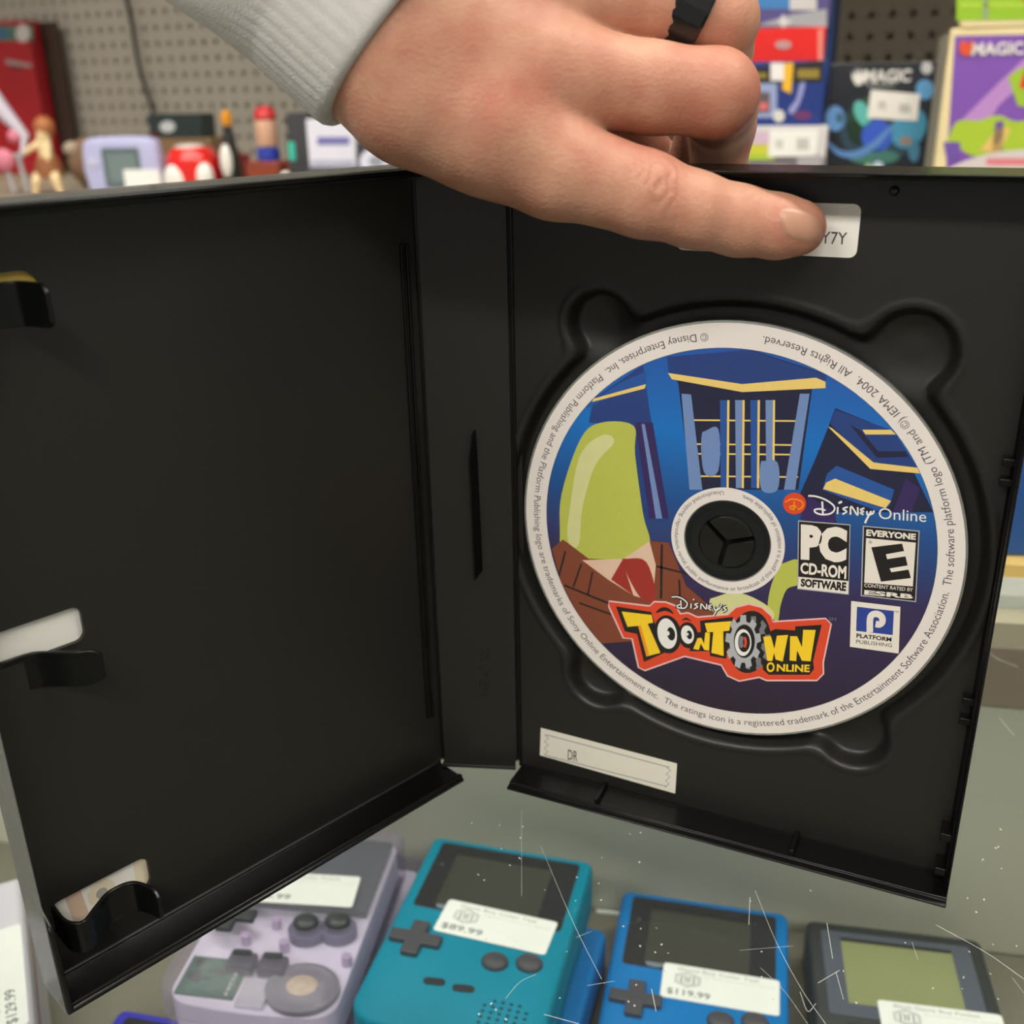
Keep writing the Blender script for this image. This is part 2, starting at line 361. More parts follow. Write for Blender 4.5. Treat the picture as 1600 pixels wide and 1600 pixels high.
MB().box(3.2, 4.0, 20.6, 169, 0, 0.9, T=TL_).box(5.0, 5.7, 20.6, 169, 0, 0.7, T=TL_).build('hinge_ridge', black_edge, cov, bevel=0.2)
cs = MB(); cs.box(1.5, WL + 1, 1, H - 1, -1.9, -1.35, T=TL_)
flat = lambda pts, k: [(x, y, -1.33 + 0.02 * k) for x, y in pts]
for pts, mi in (([(117, 14), (121, 14), (122, 24), (118, 24)], 1), ([(99, 14), (104, 14), (104, 24), (101, 24)], 2), (ell(113, 18.6, 3.6, 3.6), 2), ([(99, 161), (129, 161), (129, 176), (99, 176)], 3), ([(124, 14), (129, 14), (129, 24), (126, 24)], 1)):
    poly(cs, [TL_[:3, :3] @ np.array(p) + TL_[:3, 3] for p in flat(pts, 1)], mi)
poly(cs, [TL_[:3, :3] @ np.array(p) + TL_[:3, 3] for p in flat(ell(113, 18.4, 1.5, 1.5), 2)], 4)
cs.build('cover_sheet', [M('sheet_white', (236, 234, 226), .5), M('sheet_tan', (214, 188, 165), .5), M('sheet_cream', (228, 216, 190), .5), M('sheet_yellow', (200, 170, 80), .5), M('sheet_grey', (165, 165, 160), .5)], cov, angle=None)
MB().box(WL + 1.7, WL + 1.95, 0.5, H - 0.5, -2.3, 11.2, T=TL_).box(1, WL + 1.9, 0.5, H - 0.5, -2.3, -2.0, T=TL_).box(1, WL + 1.9, H + .05, H + .3, -2.3, 11.0, T=TL_).build('clear_film', sleeve_pl, cov)
def clip(path, z0, z1, name='booklet_clip'):       # an S-bent strip standing off the floor: path in (from hinge, height off the floor)
    p = spline(path, 8); mb = MB(); rings = []
    for i, q in enumerate(p):
        d = p[min(i + 1, len(p) - 1)] - p[max(i - 1, 0)]; d /= np.linalg.norm(d); n = np.array([-d[1], d[0]]) * 0.5
        a, b = q + n, q - n; e = min(1, (len(p) - 1 - i) / 6); m = 1.6 * (1 - e) ** 2
        rings.append([(a[0], z0 + m, a[1]), (b[0], z0 + m, b[1]), (b[0], z1 - m, b[1]), (a[0], z1 - m, a[1])])
    mb.loft(rings, True, 0, TL_); mb.build(name, black_edge, cov, bevel=0.25, angle=40)
SC_ = [(125.2, -1.0), (125.2, 5.6), (124, 8.9), (121.7, 10.0), (117.7, 7.4), (113.2, 4.9), (107.8, 5.6), (105.2, 10.6), (104.8, 14.5)]
clip(SC_, 13.8, 23.0)
clip([(124.5, -0.8), (119, -0.4), (116, 0.9), (110.2, 6.6), (105.5, 9.0)], 82, 91)
clip(SC_, 164.5, 173.6)

# stickers inside the tray
lab = MB(); poly(lab, [(x, -0.08, z) for x, z in rrect(46.1, 89.5, 168.7, 180.9, 1.8)])
tag_l = lab.build('code_sticker', white_paper, case, angle=None); tag_l['label'] = 'white rounded sticker under the fingertip'
tv, tf, asp = text_norm('Y7Y')
qm = quad_map([ony(x, y, -0.12) for x, y in ((1284, 361.5), (1324, 363.5), (1322.5, 382.5), (1282.5, 380.5))])
MB().add([qm(p) for p in tv], tf).build('printed_code', ink, tag_l, angle=None)
dr = MB(); poly(dr, [ony(x, y, -0.08) for x, y in ((845, 1137), (1058, 1193), (1055, 1240), (843.5, 1180))])
tag_d = dr.build('paper_strip', cream_paper, case, angle=None); tag_d['label'] = 'long cream paper strip with zigzag border'
tv, tf, asp = text_norm('DR')
qm = quad_map([ony(x, y, -0.16) for x, y in ((887.5, 1171), (902.5, 1174.5), (902, 1190), (887, 1186.5))])
dt = MB(); dt.add([qm(p) for p in tv], tf); dt.build('printed_letters', ink, tag_d, angle=None)
br = MB()
def rib_on(mb, pts, w, fn, mi=0, smooth=True):
    v, f = ribbon(pts, w, smooth); mb.add([fn(p) for p in v], f, mi)
fY = lambda Y: (lambda p: ony(p[0], p[1], Y))
zig = lambda a, b, n=6, amp=3: [(a[0] + (b[0] - a[0]) * k / n + (amp if k % 2 else -amp), a[1] + (b[1] - a[1]) * k / n) for k in range(n + 1)]
for pts in ([(853, 1148), (1046, 1199)], [(852, 1180), (1042, 1229)], zig((854, 1148), (853, 1180)), zig((1045, 1199), (1042, 1230))): rib_on(br, pts, 1.3, fY(-0.14), smooth=False)
br.build('zigzag_border', grey_ink, tag_d, angle=None)
based(case, (55, -4, 0))

# ---------------------------------------------------------------- the game disc
disc = thing('game_disc', 'printed game disc with cartoon gear logo, lying in the open black case', 'disc')
def dsc(u, v, k): return np.array([DU + u, DY - 0.03 * k, DV + v])
def dpx(p, k): return ony(p[0], p[1], DY - 0.03 * k)
def crop(x0, y0, s): return lambda p: (x0 + p[0] / s, y0 + p[1] / s)
ZA, ZB, ZC, ZL, ZI = crop(800, 440, 4), crop(1200, 440, 4), crop(800, 800, 4), crop(930, 910, 4), crop(1210, 750, 5.515)
def annulus(mb, r0, r1, z0, z1, mi=0, n=96):
    T = FD(); T[1, 3] = DY                      # z measured towards the viewer from the printed face
    mb.loft([[(r * math.cos(2 * math.pi * i / n), r * math.sin(2 * math.pi * i / n), z) for i in range(n)] for r, z in ((r0, z0), (r1, z0), (r1, z1), (r0, z1), (r0, z0))], False, mi, T)
b = MB(); annulus(b, 11.6, 60, -1.2, 0)
body = b.build('disc_body', M('disc_silver', (200, 202, 205), 0.12, metal=0.9), disc, angle=30)
b = MB(); annulus(b, 7.6, 11.5, -1.2, 0); annulus(b, 10.2, 10.7, 0, 0.25)
b.build('clear_hub_ring', M('hub_clear', (52, 55, 55), 0.06, spec=.6, clear=0.6), disc, angle=30)
def ring_flat(r0, r1, k, m, name, parent, n=120):
    mb = MB(); vs = []
    for i in range(n):
        a = 2 * math.pi * i / n; vs += [dsc(r0 * math.cos(a), r0 * math.sin(a), k), dsc(r1 * math.cos(a), r1 * math.sin(a), k)]
    mb.add(vs, [(2 * i, 2 * i + 1, (2 * i + 3) % (2 * n), (2 * i + 2) % (2 * n)) for i in range(n)])
    return mb.build(name, m, parent, angle=None)
lw = M('label_white', (232, 224, 218), 0.45, coat=0.4)
ring_flat(52.9, 59.4, 1, lw, 'outer_label_ring', disc)
ring_flat(11.9, 15.5, 7, lw, 'inner_label_ring', disc)
def ring_text(s, r, h, a0, a1, k, name, m):     # letters with their tops towards the centre, running counter-clockwise
    v, f = text2d(s, -0.004); lo, hi = v.min(0), v.max(0); mb = MB(); vs = []
    for p in v:
        t = (p[0] - lo[0]) / (hi[0] - lo[0]); a = a0 + (a1 - a0) * t; rr = r - p[1] * h
        vs.append(dsc(rr * math.cos(a), rr * math.sin(a), k))
    mb.add(vs, f); o = mb.build(name, m, disc, angle=None); o['label'] = 'small dark print around the label'; return o
def dang(p):
    q = dpx(p, 0); return math.atan2(q[2] - DV, q[0] - DU)
a0, a1 = dang((1107, 529)), dang((1191, 535))
ring_text('\u00a9 Disney Enterprises, Inc.  Platform Publishing and the Platform Publishing logo are trademarks of Sony Online Entertainment Inc.  The ratings icon is a registered trademark of the Entertainment Software Association.  The software platform logo (TM and \u00a9) IEMA 2004.  All Rights Reserved.',
          56.9, 2.9, a0, a1 + (2 * math.pi if a1 < a0 else 0), 2, 'outer_ring_lettering', M('ring_ink', (62, 58, 66), .5))
a0, a1 = dang((1131, 770)), dang((1160, 774))
ring_text('Unauthorized copying, reproduction, rental, public performance or broadcast of this game is a violation of applicable laws.',
          14.5, 1.7, a0, a1 + (2 * math.pi if a1 < a0 else 0), 8, 'inner_ring_lettering', M('ring_ink', (62, 58, 66), .5))
# printed picture: a plain night-blue city with a pale green mound, flat print only
pm = bpy.data.materials.new('print_blue'); pm.use_nodes = True; nt = pm.node_tree; bb = nt.nodes['Principled BSDF']
tc = nt.nodes.new('ShaderNodeTexCoord'); sx = nt.nodes.new('ShaderNodeSeparateXYZ'); mr = nt.nodes.new('ShaderNodeMapRange'); rp = nt.nodes.new('ShaderNodeValToRGB')
nt.links.new(tc.outputs['Object'], sx.inputs[0]); nt.links.new(sx.outputs[2], mr.inputs[0])
mr.inputs[1].default_value = (DV - 53) * S; mr.inputs[2].default_value = (DV + 53) * S; nt.links.new(mr.outputs[0], rp.inputs[0]); nt.links.new(rp.outputs[0], bb.inputs['Base Color'])
cr = rp.color_ramp; cr.elements[0].position = 0.0; cr.elements[0].color = (*lin((38, 24, 44)), 1); cr.elements[1].position = 1.0; cr.elements[1].color = (*lin((34, 84, 170)), 1)
for pos, c in ((0.40, (52, 40, 84)), (0.58, (28, 76, 140)), (0.78, (10, 112, 196))):
    e = cr.elements.new(pos); e.color = (*lin(c), 1)
bb.inputs['Roughness'].default_value = 0.4; bb.inputs['Coat Weight'].default_value = 0.4
ART = [pm] + [M('print_' + n, c, 0.4, coat=0.4, noise=(300, 0.06)) for n, c in dict(navy=(34, 62, 128), deep=(28, 30, 62), steel=(112, 140, 190), gold=(238, 206, 118), brown=(128, 66, 44), dark=(40, 24, 26), green=(186, 192, 84), pale=(212, 212, 150), skin=(226, 192, 168), red=(160, 46, 38), violet=(52, 36, 92), mid=(36, 84, 160)).items()]
AN = ['bg', 'navy', 'deep', 'steel', 'gold', 'brown', 'dark', 'green', 'pale', 'skin', 'red', 'violet', 'mid']
art = MB(); n = 120
art.add([dsc(q * math.cos(2 * math.pi * i / n), q * math.sin(2 * math.pi * i / n), 1) for i in range(n) for q in (14, 53)], [(2 * i, 2 * i + 1, (2 * i + 3) % (2 * n), (2 * i + 2) % (2 * n)) for i in range(n)])
def A(z, pts, k, c, smooth=False):
    p = [z(q) for q in pts]
    if smooth: p = spline(list(p) + [p[0], p[1]], 5)[:len(p) * 5]
    q = []
    for s in p:                                  # keep the print inside the label
        w = dpx(s, 0); u, v = w[0] - DU, w[2] - DV; r = math.hypot(u, v); t = 52.9 / r if r > 52.9 else 14.6 / r if r < 14.6 else 1
        q.append(dsc(u * t, v * t, k))
    art.add(q, [list(range(len(q)))], AN.index(c))
# towers
A(ZA, [(480, 700), (820, 520), (860, 800), (980, 1500), (760, 1500), (700, 900), (480, 880)], 2, 'navy')
A(ZA, [(440, 745), (660, 640), (838, 560), (840, 660), (660, 700), (470, 790)], 2.5, 'mid')
A(ZA, [(500, 720), (838, 640), (830, 668), (500, 752)], 3, 'gold')
A(ZA, [(770, 880), (880, 880), (980, 1480), (860, 1480)], 3, 'violet')
A(ZA, [(810, 890), (830, 890), (940, 1480), (900, 1480)], 3.5, 'steel')
A(ZA, [(970, 480), (1500, 420), (1970, 520), (1880, 640), (1790, 1300), (1120, 1300), (1040, 640)], 2, 'deep')
A(ZA, [(970, 470), (1480, 410), (1980, 560), (1960, 640), (1440, 640), (980, 580)], 3, 'navy')
A(ZA, [(975, 570), (1440, 640), (1900, 600), (1960, 625), (1960, 665), (1440, 690), (1000, 610)], 3.5, 'gold')
A(ZA, [(1060, 700), (1120, 705), (1190, 1300), (1110, 1300)], 3, 'steel')
A(ZA, [(1800, 700), (1860, 700), (1770, 1300), (1700, 1300)], 3, 'steel')
for k in range(4):
    x = 1300 + 95 * k; A(ZA, [(x, 740), (x + 45, 740), (x + 40, 1290), (x + 5, 1290)], 3, 'steel' if k % 2 else 'mid'); A(ZA, [(x + 46, 740), (x + 60, 740), (x + 55, 1290), (x + 41, 1290)], 3.2, 'gold')
for y in (860, 1010, 1070, 1210): A(ZA, [(1125, y), (1790, y + 6), (1788, y + 16), (1126, y + 10)], 2.8, 'gold')
A(ZA, [(1190, 940), (1290, 920), (1290, 1180), (1200, 1190)], 3.4, 'steel', True); A(ZA, [(1560, 1120), (1660, 1130), (1660, 1300), (1560, 1300)], 3.4, 'steel', True)
A(ZB, [(380, 900), (420, 790), (900, 870), (1040, 1440), (150, 1440), (300, 1100)], 2, 'deep')
A(ZB, [(390, 890), (420, 800), (880, 870), (950, 1150), (650, 1150)], 3, 'navy')
A(ZB, [(375, 905), (400, 915), (660, 1130), (940, 1160), (960, 1195), (640, 1170)], 3.5, 'gold')
A(ZB, [(590, 925), (770, 925), (800, 955), (610, 955)], 3.5, 'gold'); A(ZB, [(510, 890), (580, 930), (690, 1060), (860, 1060), (880, 1095), (680, 1100)], 3.2, 'deep')
A(ZB, [(370, 1200), (430, 1150), (790, 1300), (760, 1400), (700, 1440), (340, 1300)], 3, 'mid'); A(ZB, [(365, 1255), (420, 1230), (770, 1370), (735, 1415), (345, 1295)], 3.5, 'gold')
A(ZB, [(860, 1230), (950, 1290), (900, 1440), (780, 1440)], 3, 'violet'); A(ZB, [(250, 1340), (420, 1440), (440, 1600), (200, 1480)], 2.6, 'violet')
# mound, foreground bands
A(ZA, [(300, 1600), (310, 1330), (430, 980), (560, 880), (760, 900), (770, 1080), (820, 1450), (860, 1650), (700, 1740), (480, 1730), (320, 1680)], 4, 'green', True)
A(ZA, [(350, 1500), (420, 1100), (560, 960), (640, 1000), (520, 1150), (440, 1420), (420, 1640), (360, 1640)], 4.2, 'pale', True)
A(ZC, [(250, 230), (320, 170), (480, 290), (700, 300), (860, 180), (980, 190), (1090, 460), (1300, 640), (1400, 760), (560, 820), (400, 660), (300, 440)], 5, 'brown')
A(ZC, [(440, 300), (700, 290), (860, 180), (900, 330), (880, 560), (760, 520), (600, 420)], 5.5, 'skin')
A(ZC, [(690, 290), (840, 310), (900, 540), (800, 530)], 6, 'red', True); A(ZC, [(620, 420), (690, 300), (760, 520)], 5.8, 'red')
for q in ([(330, 240), (340, 250), (300, 400), (290, 390)], [(430, 320), (440, 325), (390, 470), (380, 462)], [(500, 370), (510, 375), (480, 520), (470, 515)], [(330, 450), (820, 650), (815, 662), (325, 462)], [(900, 330), (1100, 380), (1100, 392), (900, 342)], [(930, 200), (945, 200), (940, 540), (925, 540)], [(1040, 420), (1052, 420), (1060, 600), (1048, 600)], [(420, 560), (640, 640), (640, 652), (420, 572)]): A(ZC, q, 5.6, 'dark')
A(ZC, [(1240, 540), (1400, 500), (1560, 560), (1640, 640), (1560, 720), (1300, 660)], 5.7, 'pale', True)
A(ZB, [(90, 1760), (190, 1740), (200, 1880), (120, 1920), (80, 2020), (60, 2120), (0, 2060), (20, 1900)], 5.2, 'green', True)
art.build('printed_picture', ART, disc, angle=None)
# title logo
LG = MB(); LM = [M('logo_' + n, c, 0.4, coat=0.4) for n, c in dict(glow=(236, 190, 190), red=(222, 72, 40), black=(26, 22, 24), yellow=(250, 208, 40), orange=(240, 150, 30), white=(238, 236, 232), silver=(178, 180, 184), grey=(120, 122, 128)).items()]
LN = ['glow', 'red', 'black', 'yellow', 'orange', 'white', 'silver', 'grey']
def L(pts, k, c, z=ZL, smooth=False, mb=LG):
    p = list(pts)
    if smooth: p = spline(p + [p[0], p[1]], 4)[:len(p) * 4]
    mb.add([dpx(z(q), k) for q in p], [list(range(len(p)))], LN.index(c))
out = [(85, 122), (340, 152), (370, 125), (440, 128), (500, 150), (530, 200), (580, 195), (640, 222), (830, 205), (880, 160), (960, 140), (1040, 160), (1100, 215), (1110, 250), (1440, 230), (1470, 260), (1420, 500), (1422, 570), (1385, 608), (1070, 608), (1025, 588), (900, 612), (830, 580), (790, 512), (560, 457), (460, 492), (310, 546), (275, 530), (235, 350), (180, 345), (90, 150)]
cc = np.array(out).mean(0)
def grow(pts, d):
    n = len(pts); q = []
    for i in range(n):
        a, b = np.array(pts[i - 1], float), np.array(pts[(i + 1) % n], float); t = (b - a) / np.linalg.norm(b - a); q.append(np.array(pts[i]) + np.array([t[1], -t[0]]) * d)
    return q
L(grow(out, 10), 7, 'glow'); L(out, 8, 'red')
for pts in ([(130, 150), (350, 185), (378, 270), (432, 440), (305, 497), (262, 322), (185, 306)], [(655, 240), (862, 215), (852, 290), (818, 477), (718, 460), (716, 430), (590, 430), (600, 320), (660, 310)], [(1125, 292), (1250, 300), (1250, 275), (1416, 265), (1362, 490), (1368, 540), (1340, 577), (1085, 577), (1048, 545), (1035, 335)]): L(pts, 9, 'black')
L(ell(452, 325, 86, 120, -8), 9.2, 'black'); L(ell(580, 330, 62, 82, -8), 9.3, 'black'); L(ell(965, 372, 132, 196, 8), 9.4, 'black')
L([(165, 182), (352, 203), (363, 252), (328, 258), (408, 440), (320, 463), (268, 272), (202, 278)], 10, 'yellow'); L([(268, 272), (285, 268), (338, 456), (320, 463)], 10.3, 'orange')
L(ell(450, 320, 60, 96, -10), 10.1, 'white'); L(ell(474, 322, 25, 42, -10), 10.4, 'black'); L(ell(455, 318, 10, 14, -10), 10.7, 'white')
L(ell(577, 326, 40, 58, -10), 10.1, 'white'); L(ell(588, 328, 17, 28, -10), 10.4, 'black'); L(ell(577, 324, 7, 9), 10.7, 'white')
L([(375, 192), (400, 165), (432, 155), (465, 165), (490, 197), (440, 178)], 9.6, 'black', smooth=True); L([(538, 240), (555, 226), (575, 222), (603, 245), (570, 234)], 9.6, 'black', smooth=True)
L([(612, 416), (640, 348), (664, 346), (680, 384), (688, 312), (718, 316), (712, 426), (682, 422), (660, 382), (648, 422)], 10.2, 'yellow')
L([(684, 255), (850, 242), (838, 302), (800, 306), (803, 460), (726, 440), (738, 310), (700, 312)], 10.1, 'yellow')
gp = []
for i in range(9):
    for da, rr in ((-13, 0.86), (-9, 1.12), (9, 1.12), (13, 0.86)):
        a = math.radians(40 * i + da - 90); gp.append((925 + 100 * rr * math.cos(a), 372 + 152 * rr * math.sin(a)))
L([(q[0] + 62, q[1] + 8) for q in gp], 9.8, 'grey'); L([(q[0] + 30, q[1] + 4) for q in gp], 10, 'black'); L(gp, 10.4, 'silver')
L(ell(932, 368, 66, 105), 10.7, 'black'); L(ell(924, 376, 52, 84), 11, 'white'); L(ell(930, 374, 38, 62), 11.3, 'black'); L(ell(912, 372, 20, 38), 11.6, 'grey'); L(ell(936, 374, 12, 34), 11.6, 'red')
L([(1050, 340), (1098, 335), (1120, 415), (1136, 333), (1206, 328), (1172, 495), (1128, 482), (1118, 442), (1106, 492), (1076, 490)], 10.2, 'yellow')
L([(1218, 336), (1262, 336), (1292, 405), (1300, 296), (1378, 297), (1346, 493), (1292, 490), (1262, 425), (1256, 492), (1215, 488)], 10.2, 'yellow')
LG.build('title_logo', LM, disc, angle=None)
def lettering(name, rows, parent=disc):        # rows: (text, quad tl tr br bl, crop, layer, colour, boldness)
    mb = MB(); ms = []
    for s, q, z, k, m, bold in rows:
        if m not in ms: ms.append(m)
        v, f, _ = text_norm(s, bold); g = quad_map([z(p) for p in q]); mb.add([dpx(g(p), k) for p in v], f, ms.index(m))
    return mb.build(name, ms, parent, angle=None)
WHT, BLK, YEL = LM[5], LM[2], LM[3]
lettering('title_subline', [('O', [(1072, 498), (1122, 500), (1120, 562), (1070, 560)], ZL, 10.5, YEL, 0.03), ('NLINE', [(1136, 510), (1342, 515), (1340, 561), (1134, 556)], ZL, 10.5, YEL, 0.03), ('SM', [(1460, 217), (1506, 222), (1504, 243), (1458, 238)], ZL, 10, M('logo_grey', (120, 122, 128)), 0)])
def script_word(name, strokes, z, k, w, mi=WHT, back=None):
    mb = MB(); ms = [mi] + ([back] if back else [])
    for i, (pts, ww) in enumerate(strokes):
        if back:
            v, f = ribbon(pts, ww * w + 12); mb.add([dpx(z(p), k) for p in v], f, 1)
        v, f = ribbon(pts, ww * w); mb.add([dpx(z(p), k + 0.6 + 0.01 * i) for p in v], f, 0)
    return mb.build(name, ms, disc, angle=None)
script_word('signature_lettering', [([(478, 92), (510, 90), (548, 104), (575, 132), (560, 160), (520, 158), (512, 146), (530, 138)], 1), ([(534, 112), (538, 165)], 1), ([(600, 132), (597, 162)], 1), ([(612, 110), (618, 104)], 1.1),
    ([(642, 130), (622, 138), (640, 152), (616, 166)], 1), ([(660, 168), (663, 134), (692, 166), (697, 134)], 1), ([(732, 138), (708, 148), (724, 156), (706, 160), (722, 174)], 1), ([(742, 150), (748, 172), (774, 166), (782, 148)], 1), ([(768, 156), (755, 180), (740, 206)], 1), ([(790, 134), (785, 148)], 1), ([(822, 148), (802, 158), (818, 172), (796, 184)], 1)], ZL, 11, 8, WHT, BLK)
script_word('corner_lettering', [([(292, 136), (360, 142), (440, 170), (505, 215), (518, 255), (480, 290), (410, 298), (355, 280), (350, 255), (400, 250), (440, 262)], 1), ([(412, 185), (418, 300)], 1.1), ([(546, 232), (544, 294)], 1), ([(552, 200), (582, 186)], 1.3),
    ([(632, 232), (592, 248), (622, 272), (586, 296)], 1), ([(655, 300), (662, 228), (716, 302), (718, 234)], 1), ([(776, 242), (742, 256), (768, 272), (742, 282), (768, 300)], 1), ([(796, 268), (804, 300), (846, 290), (860, 262)], 1), ([(836, 268), (806, 318), (780, 372)], 1.2)], ZI, 8, 15)
lettering('corner_wordmark', [('Online', [(900, 238), (1310, 268), (1308, 364), (898, 334)], ZI, 8, WHT, 0.0)])
bl2 = MB(); BM = [LM[1], LM[4], LM[6], BLK, WHT, M('logo_blue', (42, 64, 150), 0.4, coat=.4), M('logo_paper', (236, 228, 216), .4, coat=.4)]
def Q(pts, k, mi, z=ZI): bl2.add([dpx(z(p), k) for p in pts], [list(range(len(pts)))], mi)
Q(ell(173, 203, 100, 94, 0), 8, 0)
v, f = ribbon([(92, 190), (150, 165), (225, 180), (248, 215), (215, 250), (150, 250), (135, 230), (180, 225), (190, 262)], 12); bl2.add([dpx(ZI(p), 9) for p in v], f, 1)
v, f = ribbon([(172, 185), (165, 255)], 12); bl2.add([dpx(ZI(p), 9.3) for p in v], f, 1)
Q([(204, 348), (656, 382), (641, 989), (197, 940)], 8, 2); Q([(212, 358), (648, 391), (638, 870), (206, 832)], 8.6, 3); Q([(207, 836), (637, 872), (633, 980), (204, 932)], 8.6, 6)
Q([(762, 393), (1252, 436), (1221, 1053), (744, 1000)], 8, 2); Q([(772, 403), (1242, 445), (1212, 1043), (754, 992)], 8.6, 3); Q([(790, 500), (1218, 540), (1193, 918), (774, 885)], 9.2, 6)
Q([(835, 580), (1100, 548), (1118, 612), (960, 640), (972, 682), (1130, 658), (1148, 736), (993, 762), (1008, 795), (1156, 772), (1176, 845), (918, 876)], 9.8, 3)
Q([(662, 1042), (1086, 1092), (1071, 1496), (650, 1437)], 8, 6); Q([(712, 1092), (1030, 1129), (1019, 1336), (704, 1300)], 8.6, 5)
v, f = ribbon([(822, 1312), (824, 1200), (845, 1160), (890, 1155), (925, 1180), (930, 1222), (905, 1245), (872, 1240)], 56); bl2.add([dpx(ZI(p), 9.2) for p in v], f, 6)
bl2.build('rating_boxes', BM, disc, angle=None)
PAP = BM[6]
lettering('rating_lettering', [('PC', [(228, 378), (630, 411), (618, 716), (226, 688)], ZI, 9.4, PAP, 0.07), ('CD-ROM', [(226, 708), (622, 742), (618, 856), (222, 806)], ZI, 9.4, PAP, 0.035), ('SOFTWARE', [(228, 848), (622, 882), (616, 960), (226, 918)], ZI, 9.4, BLK, 0.05),
    ('EVERYONE', [(793, 424), (1220, 463), (1217, 517), (790, 482)], ZI, 9.4, PAP, 0.045), ('CONTENT RATED BY', [(776, 890), (1196, 932), (1193, 962), (774, 922)], ZI, 9.6, PAP, 0.01), ('ESRB', [(776, 947), (1196, 986), (1193, 1026), (773, 988)], ZI, 9.6, PAP, 0.04), ('\u00ae', [(812, 522), (842, 524), (842, 550), (812, 548)], ZI, 9.8, BLK, 0),
    ('PLATFORM', [(708, 1321), (1010, 1357), (1008, 1394), (706, 1358)], ZI, 9.4, BLK, 0.03), ('PUBLISHING', [(705, 1375), (1013, 1410), (1011, 1441), (703, 1407)], ZI, 9.4, M('ring_ink', (62, 58, 66)), 0), ('TM', [(1040, 1128), (1068, 1131), (1068, 1145), (1040, 1142)], ZI, 9.4, BLK, 0)])
based(disc, (DU, 0, DV - 60))

# ---------------------------------------------------------------- the hand: one blended surface
person = thing('person', "person's left hand in a grey sweatshirt cuff, forefinger pressing the sticker inside the case", 'person')
def J(x, y, dep, r): return (at(x, y, dep), r)
FING = dict(
    index=[J(800, 212, 239.5, 12.0), J(880, 264, 240.5, 11.0), J(1008, 304, 241.0, 9.5), J(1085, 328, 241.9, 8.35), J(1155, 345, 243.6, 7.8), J(1215, 354, 243.2, 7.1), J(1247, 356, 242.8, 6.3)],
    middle=[J(800, 110, 238, 12.5), J(900, 122, 239, 11.2), J(1020, 138, 241, 9.8), J(1118, 146, 242, 9.6), J(1124, 168, 254, 8.8), J(1128, 196, 268, 8.2), J(1118, 290, 279, 7.2)],
    ring=[J(800, -8, 238, 12), J(900, -8, 240, 10.8), J(1020, 8, 244, 9.4), J(1122, 32, 248, 9.2), J(1122, 80, 260, 8.2), J(1110, 170, 272, 7.6), J(1085, 250, 280, 6.8)],
    little=[J(800, -118, 242, 10.5), J(900, -120, 245, 9.2), J(1020, -95, 250, 8.2), J(1080, -75, 254, 8.0), J(1082, -30, 266, 7.2), J(1070, 40, 276, 6.4)],
    thumb=[J(735, 160, 244, 11.5), (np.array([5., 8, 208]), 10.8), (np.array([23., 26.5, 192]), 9.8), (np.array([38., 27, 178]), 8.6), (np.array([48., 24, 167]), 7.2)])
PALM = [(J(380, -160, 232, 19), J(590, 52, 235, 18)), (J(450, -260, 234, 19), J(600, -100, 236, 20)), (J(590, 52, 235, 18), J(650, 142, 236, 14.8)), (J(650, 142, 236, 14.8), J(760, 196, 239, 13.6)), (J(760, 196, 239, 13.6), J(850, 248, 243, 12.0)), (J(570, -60, 235, 20), J(640, 50, 236, 19)), (J(640, 50, 236, 19), J(830, 108, 239, 13.6)),
        (J(600, -130, 236, 18), J(640, -50, 238, 18)), (J(640, -50, 238, 18), J(830, -10, 240, 12.6)), (J(620, -170, 238, 15), J(640, -130, 242, 15)), (J(640, -130, 242, 15), J(830, -118, 244, 10.8))]
def rcone(P, a, b):
    (pa, ra), (pb_, rb) = a, b; ba = pb_ - pa; h = np.clip((P - pa) @ ba / (ba @ ba), 0, 1)
    return np.linalg.norm(P - pa - h[:, None] * ba, axis=1) - (ra + (rb - ra) * h)
def hand_sdf(P):
    d = None
    for a, b in PALM:
        e = rcone(P, a, b); d = e if d is None else smin(d, e, 6.5)
    fl = {}
    for nme, ch in FING.items():
        f = None
        for a, b in zip(ch, ch[1:]):
            e = rcone(P, a, b); f = e if f is None else smin(f, e, 2.2)
        fl[nme] = f
    out = d
    for nme in ('ring', 'little', 'thumb', 'middle', 'index'):
        k = 7.0 if nme == 'thumb' else 4.5
        out = smin(out, smin(d, fl[nme], k), 0.8)
    return out
lo = np.min([p for c in list(FING.values()) + [list(x) for x in PALM] for p, r in c], 0) - 26
hi = np.max([p for c in list(FING.values()) + [list(x) for x in PALM] for p, r in c], 0) + 26
